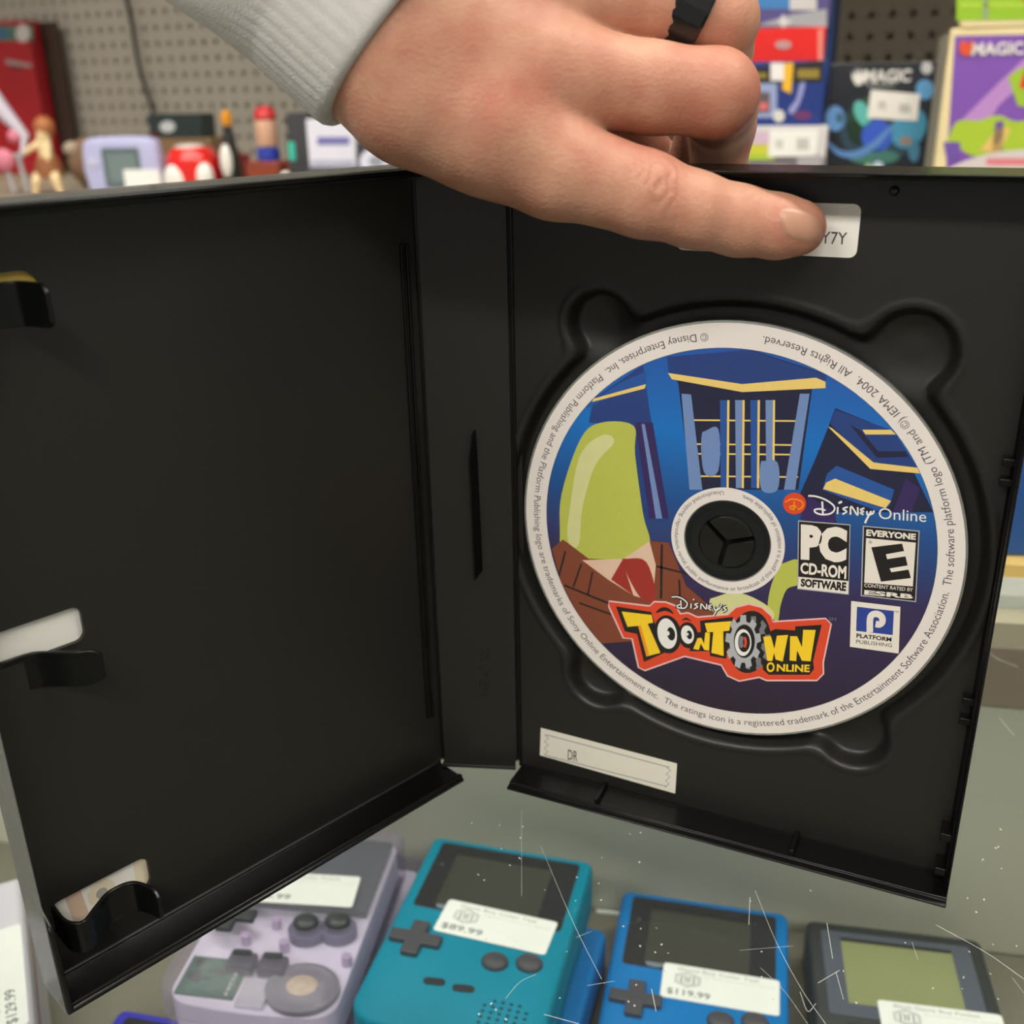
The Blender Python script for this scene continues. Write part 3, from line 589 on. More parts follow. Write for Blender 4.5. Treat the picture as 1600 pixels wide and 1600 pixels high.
def surface_nets(fn, lo, hi, h):
    n = np.ceil((hi - lo) / h).astype(int) + 1
    ax = [lo[i] + h * np.arange(n[i]) for i in range(3)]
    G = np.empty(n, np.float32)
    for i in range(n[0]):
        Y, Z = np.meshgrid(ax[1], ax[2], indexing='ij')
        G[i] = fn(np.stack([np.full(Y.size, ax[0][i]), Y.ravel(), Z.ravel()], 1)).reshape(n[1], n[2])
    c = np.array([(i, j, k) for i in (0, 1) for j in (0, 1) for k in (0, 1)]); m = n - 1
    val = np.stack([G[i:i + m[0], j:j + m[1], k:k + m[2]] for i, j, k in c], -1)
    act = (val.min(-1) < 0) & (val.max(-1) >= 0); cells = np.argwhere(act); V = val[act]
    acc = np.zeros((len(cells), 3)); cnt = np.zeros(len(cells))
    for a in range(8):
        for b in range(a + 1, 8):
            if np.abs(c[a] - c[b]).sum() != 1: continue
            va, vb = V[:, a], V[:, b]; s = (va < 0) != (vb < 0); t = np.where(s, va / np.where(s, va - vb, 1), 0)
            acc += np.where(s[:, None], c[a] + t[:, None] * (c[b] - c[a]), 0); cnt += s
    pts = lo + h * (cells + acc / cnt[:, None]); idx = -np.ones(m, int); idx[act] = np.arange(len(cells)); faces = []
    for axis in range(3):
        u, w = (axis + 1) % 3, (axis + 2) % 3
        sl0 = [slice(1, -1)] * 3; sl1 = [slice(1, -1)] * 3; sl0[axis] = slice(0, -1); sl1[axis] = slice(1, None)
        a, b = G[tuple(sl0)], G[tuple(sl1)]; e = np.argwhere((a < 0) != (b < 0)); flip = a[tuple(e.T)] < 0
        e = e + 1; e[:, axis] -= 1; q = []
        for du, dw in ((0, 0), (1, 0), (1, 1), (0, 1)):
            g = e.copy(); g[:, u] -= du; g[:, w] -= dw; q.append(idx[tuple(g.T)])
        q = np.stack(q, 1); q[flip] = q[flip][:, ::-1]; faces.append(q[(q >= 0).all(1)])
    return pts, np.concatenate(faces)
hp, hf = surface_nets(hand_sdf, lo, hi, 0.8)
def project(P):
    q = (P - CAM) @ R.T; return 800 + F * q[:, 0] / q[:, 2], 800 + F * q[:, 1] / q[:, 2], q[:, 2]
# skin folds over the forefinger's middle joint and by the nail (carved into the shape along its own axes)
def grad(P, e=0.4):
    return np.stack([hand_sdf(P + np.eye(3)[i] * e) - hand_sdf(P - np.eye(3)[i] * e) for i in range(3)], 1) / (2 * e)
view = R[2]
def carve(P):
    N = grad(P); N /= np.linalg.norm(N, axis=1)[:, None] + 1e-9; d = np.zeros(len(P))
    ch = FING['index']; ax = ch[4][0] - ch[2][0]; ax /= np.linalg.norm(ax); side = np.cross(ax, view); side /= np.linalg.norm(side)
    front = np.clip(-(N @ view), 0, 1)
    pip = ch[2][0] + ax * 0.8
    s, t = (P - pip) @ ax, (P - pip) @ side
    w = np.exp(-(s / 5.5) ** 4 - (t / 6.5) ** 4) * front
    d -= 0.42 * w * np.sin((np.hypot(s, t * 0.5) - 1.4 + 0.35 * np.sin(t * 1.3)) * math.pi / 2.1) ** 2
    dip = ch[4][0] + ax * 1.0
    s, t = (P - dip) @ ax, (P - dip) @ side
    d -= 0.18 * np.exp(-(s / 3.2) ** 2 - (t / 5.0) ** 2) * front * np.sin(s * 2 * math.pi / 2.6) ** 2
    mp = FING['middle'][3][0]; s = np.linalg.norm(P - mp, axis=1)
    return P + N * d[:, None], N
near = np.linalg.norm(hp - FING['index'][3][0], axis=1) < 26
q, _ = carve(hp[near]); hp = hp.copy(); hp[near] = q
hand_m = MB(); hand_m.v = list(hp); hand_m.f = hf.tolist(); hand_m.mi = [0] * len(hf)
skin = bpy.data.materials.new('skin'); skin.use_nodes = True; nt = skin.node_tree; bb = nt.nodes['Principled BSDF']
tc = nt.nodes.new('ShaderNodeTexCoord'); n1 = nt.nodes.new('ShaderNodeTexNoise'); n1.inputs['Scale'].default_value = 95; n1.inputs['Detail'].default_value = 5
at_ = nt.nodes.new('ShaderNodeAttribute'); at_.attribute_name = 'redness'
ad = nt.nodes.new('ShaderNodeMath'); ad.operation = 'MULTIPLY_ADD'; ad.inputs[1].default_value = 0.9; ad.use_clamp = True
sb = nt.nodes.new('ShaderNodeMath'); sb.operation = 'MULTIPLY_ADD'; sb.inputs[1].default_value = 2.0; sb.inputs[2].default_value = -0.8
nt.links.new(tc.outputs['Object'], n1.inputs['Vector']); nt.links.new(n1.outputs['Fac'], sb.inputs[0])
nt.links.new(at_.outputs['Fac'], ad.inputs[0]); nt.links.new(sb.outputs[0], ad.inputs[2])
mx = nt.nodes.new('ShaderNodeMix'); mx.data_type = 'RGBA'; mx.inputs[6].default_value = (*lin((200, 150, 124)), 1); mx.inputs[7].default_value = (*lin((180, 112, 92)), 1)
nt.links.new(ad.outputs[0], mx.inputs[0]); nt.links.new(mx.outputs[2], bb.inputs['Base Color'])
bb.inputs['Roughness'].default_value = 0.48; bb.inputs['Specular IOR Level'].default_value = 0.35
bb.inputs['Subsurface Weight'].default_value = 0.25; bb.inputs['Subsurface Radius'].default_value = (1, 0.35, 0.2); bb.inputs['Subsurface Scale'].default_value = 0.003
vo = nt.nodes.new('ShaderNodeTexVoronoi'); vo.inputs['Scale'].default_value = 1100; nt.links.new(tc.outputs['Object'], vo.inputs['Vector'])
bp = nt.nodes.new('ShaderNodeBump'); bp.inputs['Strength'].default_value = 0.25; bp.inputs['Distance'].default_value = 0.0004
nt.links.new(vo.outputs['Distance'], bp.inputs['Height']); nt.links.new(bp.outputs[0], bb.inputs['Normal'])
hand = hand_m.build('hand', skin, person, angle=None, normals=True)
hand.data.polygons.foreach_set('use_smooth', [True] * len(hand.data.polygons))
red = np.zeros(len(hp))
for p, r, a in ((FING['index'][2][0], 11, .55), (FING['index'][6][0], 9, .6), (FING['middle'][3][0], 14, .6), (FING['ring'][3][0], 13, .55), (at(800, 150, 232), 16, .5), (at(700, 190, 236), 14, .35), (at(840, 60, 230), 12, .4)):
    red = np.maximum(red, a * np.exp(-(np.linalg.norm(hp - p, axis=1) / r) ** 2))
atr = hand.data.attributes.new('redness', 'FLOAT', 'POINT'); atr.data.foreach_set('value', red.astype(np.float32))
# fingernail: a domed plate lying on the fingertip
def on_skin(x, y):
    d = ray(x, y); t = 225.0
    for _ in range(60):
        s = float(hand_sdf((CAM + d * t)[None])[0]); t += s * 0.8 / np.linalg.norm(d)
        if abs(s) < 0.01: break
    return CAM + d * t
nail = MB(); nu, nv = 12, 10; gridp = []
for i in range(nu + 1):
    for j in range(nv + 1):
        a, b = i / nu * 2 - 1, j / nv * 2 - 1
        sx_, sy_ = a * math.sqrt(1 - b * b * 0.42), b * math.sqrt(1 - a * a * 0.42)
        x = 1252 + 35 * sx_ + 6 * sy_; y = 352 + 29 * sy_ + 5 * sx_
        e = max(abs(a), abs(b)); gridp.append(on_skin(x, y) - view * (0.35 if e < .99 else -0.25))
nail.add(gridp, [(i * (nv + 1) + j, (i + 1) * (nv + 1) + j, (i + 1) * (nv + 1) + j + 1, i * (nv + 1) + j + 1) for i in range(nu) for j in range(nv)])
no = nail.build('fingernail', M('nail', (186, 138, 114), 0.42, coat=0.08, noise=(200, .05)), hand, angle=None)
no.data.polygons.foreach_set('use_smooth', [True] * len(no.data.polygons))
# black ridged ring
ra, rb = FING['ring'][2][0], FING['ring'][3][0]; axr = at(1100, 40, 247) - at(1005, -10, 244.5); axr /= np.linalg.norm(axr); e1 = np.cross(axr, view); e1 /= np.linalg.norm(e1)
rg = MB(); TR = frame(at(1068, 20, 246), e1, np.cross(axr, e1), axr); nf = 22; rings = []
for r0, z in ((9.6, -4.4), (10.6, -4.3), (11.0, -3.6), (11.0, 3.6), (10.6, 4.3), (9.6, 4.4), (9.6, -4.4)):
    rings.append([((r0 - (0.25 if k % 3 == 0 and r0 > 10 else 0)) * math.cos(2 * math.pi * k / (3 * nf)), (r0 - (0.25 if k % 3 == 0 and r0 > 10 else 0)) * math.sin(2 * math.pi * k / (3 * nf)), z) for k in range(3 * nf)])
rg.loft(rings, False, 0, TR); rgo = rg.build('finger_ring', M('ring_black', (14, 14, 15), 0.18, spec=.6), person, angle=25); rgo['label'] = 'black ridged finger ring'
# sweatshirt sleeve: ribbed cuff, soft fleece above
slv = MB(); O0 = at(668, 2, 236); dx = at(568, -92, 233) - at(668, 2, 236); dx /= np.linalg.norm(dx)
sy = np.cross(view, dx); sy /= np.linalg.norm(sy); sz = np.cross(dx, sy); rings = []; NT = 180
random.seed(8); ph = [random.uniform(0, 6.28) for _ in range(8)]
stations = [(-1.0, -4.5), (-1.4, -2.5), (-1.2, -0.8), (0, 0)] + [(1.5 * k, 0) for k in range(1, 14)] + [(22 + 4 * k, 0) for k in range(1, 40)]
for s, ins in stations:
    ring = []
    for k in range(NT):
        t = 2 * math.pi * k / NT
        rr = 36.0 + ins + 1.2 * float(sstep((s - 18) / 8)) + 0.06 * max(0, s - 20)
        rr += 0.22 * math.cos(60 * t) * (1 if 0 < s < 22 and ins == 0 else 0)
        if s > 16: rr += float(sstep((s - 16) / 14)) * (1.0 * math.sin(3 * t + s * 0.035 + ph[0]) + 0.9 * math.sin(s * 0.10 + 3 * t + ph[1]) + 0.5 * math.sin(5 * t - s * 0.08 + ph[2]))
        ring.append(O0 + dx * (s - 1.2 * math.cos(t - 0.6)) + sy * rr * math.cos(t) + sz * rr * 0.74 * math.sin(t))
    rings.append(ring)
slv.loft(rings, False, 0)
fl = M('grey_fleece', (206, 203, 199), 0.95, spec=0.1, noise=(160, 0.10), bump=(2200, 0.5))
so = slv.build('sleeve', fl, person, angle=None); so['label'] = 'light grey sweatshirt sleeve with ribbed cuff'
so.data.polygons.foreach_set('use_smooth', [True] * len(so.data.polygons))
based(person, tuple(at(640, 265, 240)))

# ---------------------------------------------------------------- handheld consoles under the glass
def outline(w, h, rt, rb, bulge=0.0, n=6):
    pts = []
    for cx, cy, r, a0 in ((w / 2 - rt, h / 2 - rt, rt, 0), (-w / 2 + rt, h / 2 - rt, rt, 90), (-w / 2 + rb, -h / 2 + rb, rb, 180), (w / 2 - rb, -h / 2 + rb, rb, 270)):
        pts += [(cx + r * math.cos(math.radians(a0 + 90 * k / n)), cy + r * math.sin(math.radians(a0 + 90 * k / n))) for k in range(n + 1)]
        if a0 == 180 and bulge: pts += [(x, -h / 2 - bulge * math.cos(x / (w / 2 - rb) * math.pi / 2)) for x in np.linspace(-w / 2 + rb, w / 2 - rb, 9)[1:-1]]
    return pts
def shell(mb, w, h, rt, rb, t, bulge=0, mi=0):
    rings = []
    for i, z in ((2.0, 0), (0.6, 0.6), (0, 2.2), (0, t * .47), (0.55, t * .48), (0.55, t * .51), (0, t * .52), (0, t - 2.6), (0.35, t - 1.4), (1.0, t - 0.5), (2.0, t)):
        rings.append([(x, y, z) for x, y in outline(w - 2 * i, h - 2 * i, max(rt - i, .6), max(rb - i, .6), bulge)])
    mb.loft(rings, True, mi); return mb
def sticker(root, x0, y0, deg, z, title, sub, price, w=50, h=23.5):
    T = Tloc(x0, y0, z, deg); mb = MB(); mb.prism(rrect(0, w, -h, 0, 1.6), lambda p, t: (p[0], p[1], t), 0, 0.12, 0, T)
    o = mb.build('price_sticker', M('sticker_white', (244, 246, 242), 0.5), root, angle=None); o['label'] = 'white rounded price sticker'
    def row(s, a, b, c, d, m, name, bold=0.0):
        v, f, _ = text_norm(s, bold); q = MB(); q.add([(a + (b - a) * p[0], d + (c - d) * p[1], 0.16) for p in v], f, 0, T); return q.build(name, m, o, angle=None)
    gi = M('sticker_grey', (146, 150, 148), 0.5)
    row(title, 6.5, 41, -1.6, -4.6, gi, 'sticker_title'); row(sub, 18, 48, -5.4, -7.0, M('sticker_light_grey', (200, 202, 200), .5), 'sticker_line')
    row(price, 2.6, 21, -16.6, -21.2, M('sticker_dark', (92, 96, 96), .5), 'sticker_price', 0.005)
    lg = MB(); hx = [(11 + 6.0 * math.cos(math.radians(60 * k + 30)), -9.6 + 5.0 * math.sin(math.radians(60 * k + 30))) for k in range(7)]
    for pts, wd in ((hx, .5), ([(11 + (x - 11) * .82, -9.6 + (y + 9.6) * .82) for x, y in hx], .3), ([(8.3, -12), (8.3, -7.6), (10.2, -7.6), (10.2, -11.4)], .8), ([(11.6, -11.4), (11.6, -7.6), (13.6, -7.6), (13.6, -12)], .8), ([(8, -12.6), (14, -12.6)], .3)):
        v, f = ribbon(pts, wd, False); lg.add([(a, b, 0.16) for a, b in v], f, 0, T)
    lg.build('store_emblem', gi, o, angle=None); return o
RUB = M('rubber_grey', (72, 70, 78), 0.5, bump=(900, .1))
def dpad(root, cx, cy, z, m=None, s=1.0):
    mb = MB(); a, b = 3.6 * s, 11.2 * s
    c = [(a, a), (a, b), (-a, b), (-a, a), (-b, a), (-b, -a), (-a, -a), (-a, -b), (a, -b), (a, -a), (b, -a), (b, a)]
    mb.prism(c, lambda p, t: (cx + p[0], cy + p[1], t), z - 0.5, z + 2.6); mb.lathe([(1.8, 0), (1.2, .15), (0.1, .2)], 16, 0, Tloc(cx, cy, z + 2.6))
    return mb.build('direction_pad', m or RUB, root, bevel=0.8, seg=3)
def dome(root, cx, cy, z, r, name='action_button', m=None, h=2.6):
    mb = MB(); mb.lathe([(r, -.5), (r, h * .45), (r * .86, h * .8), (r * .5, h * .98), (0.05, h)], 28, 0, Tloc(cx, cy, z)); return mb.build(name, m or RUB, root, angle=50)
def pill(root, cx, cy, z, w, h, deg=0, name='menu_button', m=None, t=0.9):
    mb = MB(); mb.prism(rrect(-w / 2, w / 2, -h / 2, h / 2, h / 2 * .96, 5), lambda p, q: (p[0], p[1], q), -.4, t, 0, Tloc(cx, cy, z, deg)); return mb.build(name, m or RUB, root, bevel=.35)
def console(label, col, name_=None, price=None, title=None, stick=None, detail=True):
    r = thing('handheld_console', label, 'handheld console', 'handheld consoles inside the glass counter')
    m = M('shell_%d_%d_%d' % col, col, 0.5, spec=.2, noise=(200, .04))
    shell(MB(), 78, 133.5, 4.5, 13, 27, 2.2).build('body', m, r, angle=40)
    if not detail: return r
    lens = M('screen_lens', (44, 44, 48), 0.22, spec=.4)
    lb = MB(); lb.prism(rrect(-33.5, 33.5, 10, 62.2, 2.2), lambda p, t: (p[0], p[1], t), 26.6, 27.25); lo_ = lb.build('screen_lens', lens, r, bevel=.25)
    MB().box(-24, 22, 14, 56, 27.28, 27.32).build('screen', M('screen_dark', (62, 62, 56), 0.3, noise=(30, .08)), lo_, angle=None)
    MB().box(-24, 22, 53.6, 56, 27.33, 27.36).box(-25.2, -24, 14, 56, 27.28, 27.36).build('screen_edge', M('screen_edge', (30, 30, 32), .4), lo_, angle=None)
    MB().lathe([(1.0, 0), (0.05, .25)], 12, 0, Tloc(-29, 44, 27.25)).build('power_light', M('led_dark', (70, 74, 80), .3), lo_)
    lg = MB(); lg.prism(ell(-19, 13, 4.2, 2.2), lambda p, t: (p[0], p[1], t), 27.26, 27.3); lg.build('oval_emblem', M('lens_grey', (120, 130, 146), .4), lo_, angle=None)
    dpad(r, -25, -13.5, 27); dome(r, 11, -18, 27, 5.6); dome(r, 25, -15, 27, 5.6)
    pill(r, -10, -37, 27, 9, 3.8, 8, m=M('rubber_dark', (40, 42, 46), .5)); pill(r, 2.5, -37.6, 27, 9, 3.8, 8, m=M('rubber_dark', (40, 42, 46), .5))
    g = MB()
    for i in range(6):
        for j in range(6):
            if (i, j) in ((0, 0), (0, 5), (5, 0), (5, 5)): continue
            g.lathe([(0.85, 0.02), (0.05, 0.03)], 8, 0, Tloc(13 + 3.4 * i, -41 - 3.4 * j, 27))
    g.build('speaker_grille', M('grille_dark_%d' % col[0], tuple(int(v * .35) for v in col), .6), r, angle=None)
    if stick: sticker(r, *stick, 27.4, title, '\u00a9 No inventory Store', price)
    return r
KY = 0.82                                   # the consoles' length against a full-size one
place(console('teal handheld console with 89.99 sticker, on top of a stack beside the blue one', (2, 132, 160), title='Game Boy Color Teal', price='$89.99', stick=(-18.5, 18.5, -3)), (-42.3, 47.8, -155), 9.6, KY)
place(console('blue handheld console lying underneath the teal console', (12, 116, 190), detail=False), (-33.5, 39.6, SHELF + 0.2), 8, KY)
place(console('bright blue handheld console with 119.99 sticker between teal and black consoles', (2, 116, 190), title='Game Boy Color Teal', price='$119.99', stick=(-15, 15, 0)), (44.5, 81.6, SHELF + 0.2), 11.5, KY)
place(console('violet blue handheld console, only its top edge showing below the clear purple one', (62, 58, 190)), (-128.7, -71.5, SHELF + 0.2), 12.5, KY)
# black console with the olive screen
r = thing('handheld_console', 'black handheld console with olive screen at the right end of the row', 'handheld console', 'handheld consoles inside the glass counter')
shell(MB(), 77.6, 127.6, 4.5, 12, 25, 1.5).build('body', M('shell_black', (46, 50, 52), 0.45, bump=(900, .1)), r, angle=40)
lb = MB(); lb.prism(rrect(-32.5, 32.5, -2, 56.5, 1.5), lambda p, t: (p[0], p[1], t), 24.6, 25.2); ln = lb.build('screen_lens', M('lens_slate', (84, 90, 104), .3), r, bevel=.2)
MB().box(-24, 24, 6, 49.5, 25.22, 25.26).build('screen', M('screen_olive', (140, 146, 102), .35, noise=(25, .06)), ln, angle=None)
MB().box(-24, 24, 49.5, 52, 25.22, 25.3).build('screen_edge', M('screen_edge', (30, 30, 32), .4), ln, angle=None)
dpad(r, -22, -20, 25, M('pad_black', (34, 34, 36), .45)); dome(r, 15, -24, 25, 5.4, m=M('pad_black', (34, 34, 36), .45)); dome(r, 29, -19, 25, 5.4, m=M('pad_black', (34, 34, 36), .45))
sticker(r, -12, 10.5, 0.5, 25.3, 'Black Game Boy Pocket', '\u00a9 No inventory Store', '$99.99')
place(r, (129.9, 103.8, SHELF + 0.2), 14, KY)
# clear purple console, its insides showing, on top of another
def clear_console(label, detail=True):
    r = thing('handheld_console', label, 'handheld console', 'handheld consoles inside the glass counter')
    shell(MB(), 78, 133.5, 4.5, 13, 27, 2.2).build('body', M('shell_clear_purple', (232, 224, 244), 0.12, spec=.6, clear=0.88), r, angle=40)
    ins = MB(); ins.prism(outline(71, 126, 3, 11, 1.5), lambda p, t: (p[0], p[1], t), 3, 19.5); fr = ins.build('inner_frame', M('inner_lilac', (232, 226, 238), .5, noise=(60, .12)), r, bevel=.6)
    if not detail:
        MB().box(-30, 30, -10, 55, 19.6, 21).build('circuit_board', M('board_dark', (58, 66, 74), .5, noise=(120, .5)), r); return r
    pcb = MB().box(-33, -8, -58, -34, 19.6, 20.8).build('circuit_board', M('board_green', (52, 100, 78), .4, noise=(170, .5)), r)
    random.seed(12); chips = MB()
    for k in range(9):
        x, y = random.uniform(-31, -14), random.uniform(-56, -37); chips.box(x, x + random.uniform(2, 5), y, y + random.uniform(1.5, 4), 20.8, 21.6)
    chips.build('chips', M('chip_dark', (52, 64, 60), .4), pcb)
    sol = MB()
    for k in range(7): sol.lathe([(1.0, 0), (.8, .7), (.05, 1)], 10, 0, Tloc(-11.2, -56 + 3.1 * k, 20.8))
    sol.build('solder_dots', M('solder', (225, 228, 225), .2, metal=.6), pcb)
    MB().box(-34, 34, 4, 60, 20, 24.4).build('screen_lens', M('lens_green_grey', (60, 72, 72), .25), r, bevel=.5)
    spk = MB(); spk.lathe([(15.5, 0), (15.5, 2.6), (13.5, 3.2), (12, 2.6), (8, 3.4), (.05, 4.2)], 40, 0, Tloc(19, -48, 19.6)); sk = spk.build('speaker', M('speaker_grey', (120, 116, 124), .4), r)
    MB().lathe([(6.8, 0), (4.5, 1.2), (.05, 1.5)], 18, 0, Tloc(19, -48, 23)).build('speaker_cone', M('speaker_tan', (206, 186, 150), .4, noise=(400, .4)), sk)
    for x, y in ((11, -12), (24.5, -9)):
        dome(r, x, y, 27, 5.6, m=M('button_charcoal', (58, 62, 66), .35)); MB().lathe([(8.2, 0), (8.2, 4.5), (7.6, 5)], 24, 0, Tloc(x, y, 19.6)).build('button_well', M('well_purple', (92, 86, 120), .4), r)
    for x in (-10, 3.5): MB().box(x - 6, x + 6, -43, -33, 19.6, 25.5).build('menu_button_block', M('block_charcoal', (64, 62, 74), .35), r, bevel=1.2); pill(r, x, -36, 27, 8.5, 3, 4, m=M('button_charcoal', (58, 62, 66), .35))
    dpad(r, -23, -12.5, 27, M('button_charcoal', (58, 62, 66), .35))
    for x, y in ((-14, -21), (-4, -8), (33, -28), (4, -23)): MB().lathe([(2.3, 0), (2.3, 5), (1, 5.1), (.05, 4.2)], 14, 0, Tloc(x, y, 19.6)).build('screw_post', M('post_pink', (196, 176, 204), .3), r)
    MB().box(-6, 6, -62, -46, 19.6, 21.4).build('foil_shield', M('foil', (216, 214, 222), .25, metal=.3), r, bevel=.4)
    sticker(r, -23, 22, 3.5, 27.4, 'Game Boy Color Purple', '\u00a9 No inventory Store', '$99.99'); return r
place(clear_console('clear purple handheld console showing speaker and circuit board, beside the teal one'), (-127, 28.8, -155), 16, KY)
place(clear_console('second clear purple console, lying underneath the detailed clear one', False), (-129, 47, SHELF + 0.2), 14, KY)
# pale boxed item with a price sticker at the left
r = thing('storage_box', 'pale plastic box with 129.99 price sticker at the left edge of the counter', 'box')
MB().box(0, 92, 0, 80, 0, 63.6).build('box_body', M('pale_plastic', (214, 210, 222), .35, noise=(20, .06)), r, bevel=3, seg=3)
MB().box(-0.4, 92.4, -0.4, 80.4, 46, 51).build('lid_seam', M('seam_mauve', (150, 120, 130), .4), r, bevel=1)
sticker(r, -0.5 + 2, 26.5, 0, 63.7, 'Game Boy Color Clear', '\u00a9 No inventory Store', '$129.99', 58, 24.5)
place(r, (-172.6, -69.2, SHELF + 0.2), 141)

# ---------------------------------------------------------------- shelves behind the counter and what stands on them
BZ = 62.0
sh = thing('shelf_unit', 'long beige shop shelf unit in front of the pegboard wall', 'shelf')
shm = M('shelf_beige', (170, 160, 140), 0.5, noise=(10, .06))
MB().box(-1900, 640, 690, 1306, BZ - 16, BZ - 0.4).build('lower_board', shm, sh, bevel=1)
MB().box(-1900, 640, 960, 1306, 560, 576).build('upper_shade_board', shm, sh, bevel=1)  # unseen board above the view, added to shade the pegboard
MB().box(-330, 638, 800, 1306, 420, 434).build('side_shade_board', shm, sh, bevel=1)  # lower, deeper unseen board, added to darken the pegboard on the right
MB().box(-342, -330.5, 800, 1306, BZ, 559).build('divider', shm, sh, bevel=1)
MB().box(-1900, 640, 700, 712, -950, BZ - 16.5).build('front_panel', shm, sh)
for x in (-1912, 640): MB().box(x, x + 12, 690, 1306, -950, 640).build('side_panel', shm, sh)
MB().box(-1898, 638, 692, 700, BZ - 60, BZ - 17).build('price_channel', M('channel_white', (232, 236, 230), 0.3), sh)

class Face:                                  # an upright front face between two pixel columns, at two distances
    def __init__(s, x0, Y0, x1, Y1, ytop, ym=200):
        a, b = ony(x0, ym, Y0), ony(x1, ym, Y1); s.a = np.array([a[0], a[1], 0]); d = np.array([b[0] - a[0], b[1] - a[1], 0]); s.w = np.linalg.norm(d); s.ex = d / s.w
        s.n = np.array([s.ex[1], -s.ex[0], 0]); s.z1 = onplane((x0 + x1) / 2, ytop, s.a, s.n)[2]; s.T = frame(s.a, s.ex, (0, 0, 1), s.n)
    def px(s, x, y, k=0.0): q = onplane(x, y, s.a, s.n); return q + s.n * k
def box_thing(name, label, cat, f, depth, z0, z1, m, group=None, part='carton', bev=0.8):
    r = thing(name, label, cat, group)
    MB().box(0, f.w, z0, z1, -depth, 0, T=f.T).build(part, m, r, bevel=bev); return r
def patch(r, f, name, items, label=None):    # items: (pixel polygon, colour, layer)
    mb = MB(); ms = []
    for pts, c, k in items:
        m = M('card_%d_%d_%d' % c, c, 0.5); ms += [m] if m not in ms else []
        mb.add([f.px(x, y, 0.3 + 0.2 * k) for x, y in pts], [list(range(len(pts)))], ms.index(m))
    o = mb.build(name, ms, r, angle=None)
    if label: o['label'] = label
    return o
def wording(r, f, name, s, q, c, k=3, bold=0.02, shear=0):
    v, fc, _ = text_norm(s, bold); g = quad_map(q); mb = MB()
    mb.add([f.px(*g(p), 0.3 + 0.2 * k) for p in v], fc); return mb.build(name, M('card_%d_%d_%d' % c, c, 0.5), r, angle=None)
rc = lambda x0, y0, x1, y1: [(x0, y0), (x1, y0), (x1, y1), (x0, y1)]
def fin(r, f, z0): based(r, (f.a + f.ex * f.w / 2) + np.array([0, 0, z0]))
# dark card box with the white five-pronged emblem
f = Face(1291, 800, 1456, 812, 98, 180); r = box_thing('card_box', 'dark blue green card box with white lettering and price sticker, beside the purple framed pack', 'box', f, 60, BZ, f.z1, M('box_black', (34, 40, 48), .35, coat=.4))
patch(r, f, 'printed_front', [(ell(1352, 190, 26, 40, 20), (58, 92, 48), 0), (ell(1372, 205, 60, 50), (36, 66, 82), 0), (ell(1305, 185, 15, 20), (98, 150, 205), 1), (ell(1312, 184, 6, 8), (60, 100, 120), 2), (ell(1348, 178, 12, 22, -25), (96, 190, 180), 1), (ell(1370, 212, 24, 26, 10), (52, 92, 205), 1),
    (spline([(1292, 225), (1310, 243), (1340, 246), (1370, 230), (1395, 200), (1392, 196), (1362, 222), (1335, 236), (1312, 234), (1296, 222)], 4), (92, 140, 200), 2), (ell(1445, 140, 14, 16), (100, 165, 215), 1), (ell(1420, 200, 26, 34, 30), (70, 150, 185), 1), (ell(1428, 235, 9, 18), (70, 130, 160), 2), (ell(1365, 245, 40, 12), (64, 120, 110), 1), (rc(1406, 214, 1424, 226), (150, 130, 120), 3), (ell(1357, 261, 6, 6), (160, 190, 150), 3), (ell(1372, 260, 8, 8), (200, 215, 235), 3)])
patch(r, f, 'price_sticker', [([(1361, 140), (1438, 147), (1433, 189), (1355, 184)], (238, 236, 228), 4), ([(1372, 158), (1384, 158), (1384, 170), (1372, 170)], (205, 204, 198), 5), ([(1405, 162), (1422, 163), (1422, 177), (1405, 176)], (196, 196, 190), 5)], 'white price sticker')
wording(r, f, 'box_lettering', 'MAGIC', [(1352, 109), (1425, 108), (1422, 128), (1350, 130)], (232, 230, 224), 3, .03)
patch(r, f, 'pronged_emblem', [([(1331, 112), (1336, 118), (1337, 106), (1341, 117), (1343, 105), (1346, 117), (1350, 107), (1351, 124), (1345, 133), (1338, 133), (1332, 124)], (232, 230, 224), 3), (rc(1354, 132, 1398, 134), (180, 190, 180), 3)])
patch(r, f, 'corner_seal', [(ell(1448, 106, 9, 10), (205, 205, 205), 3)]); fin(r, f, BZ)
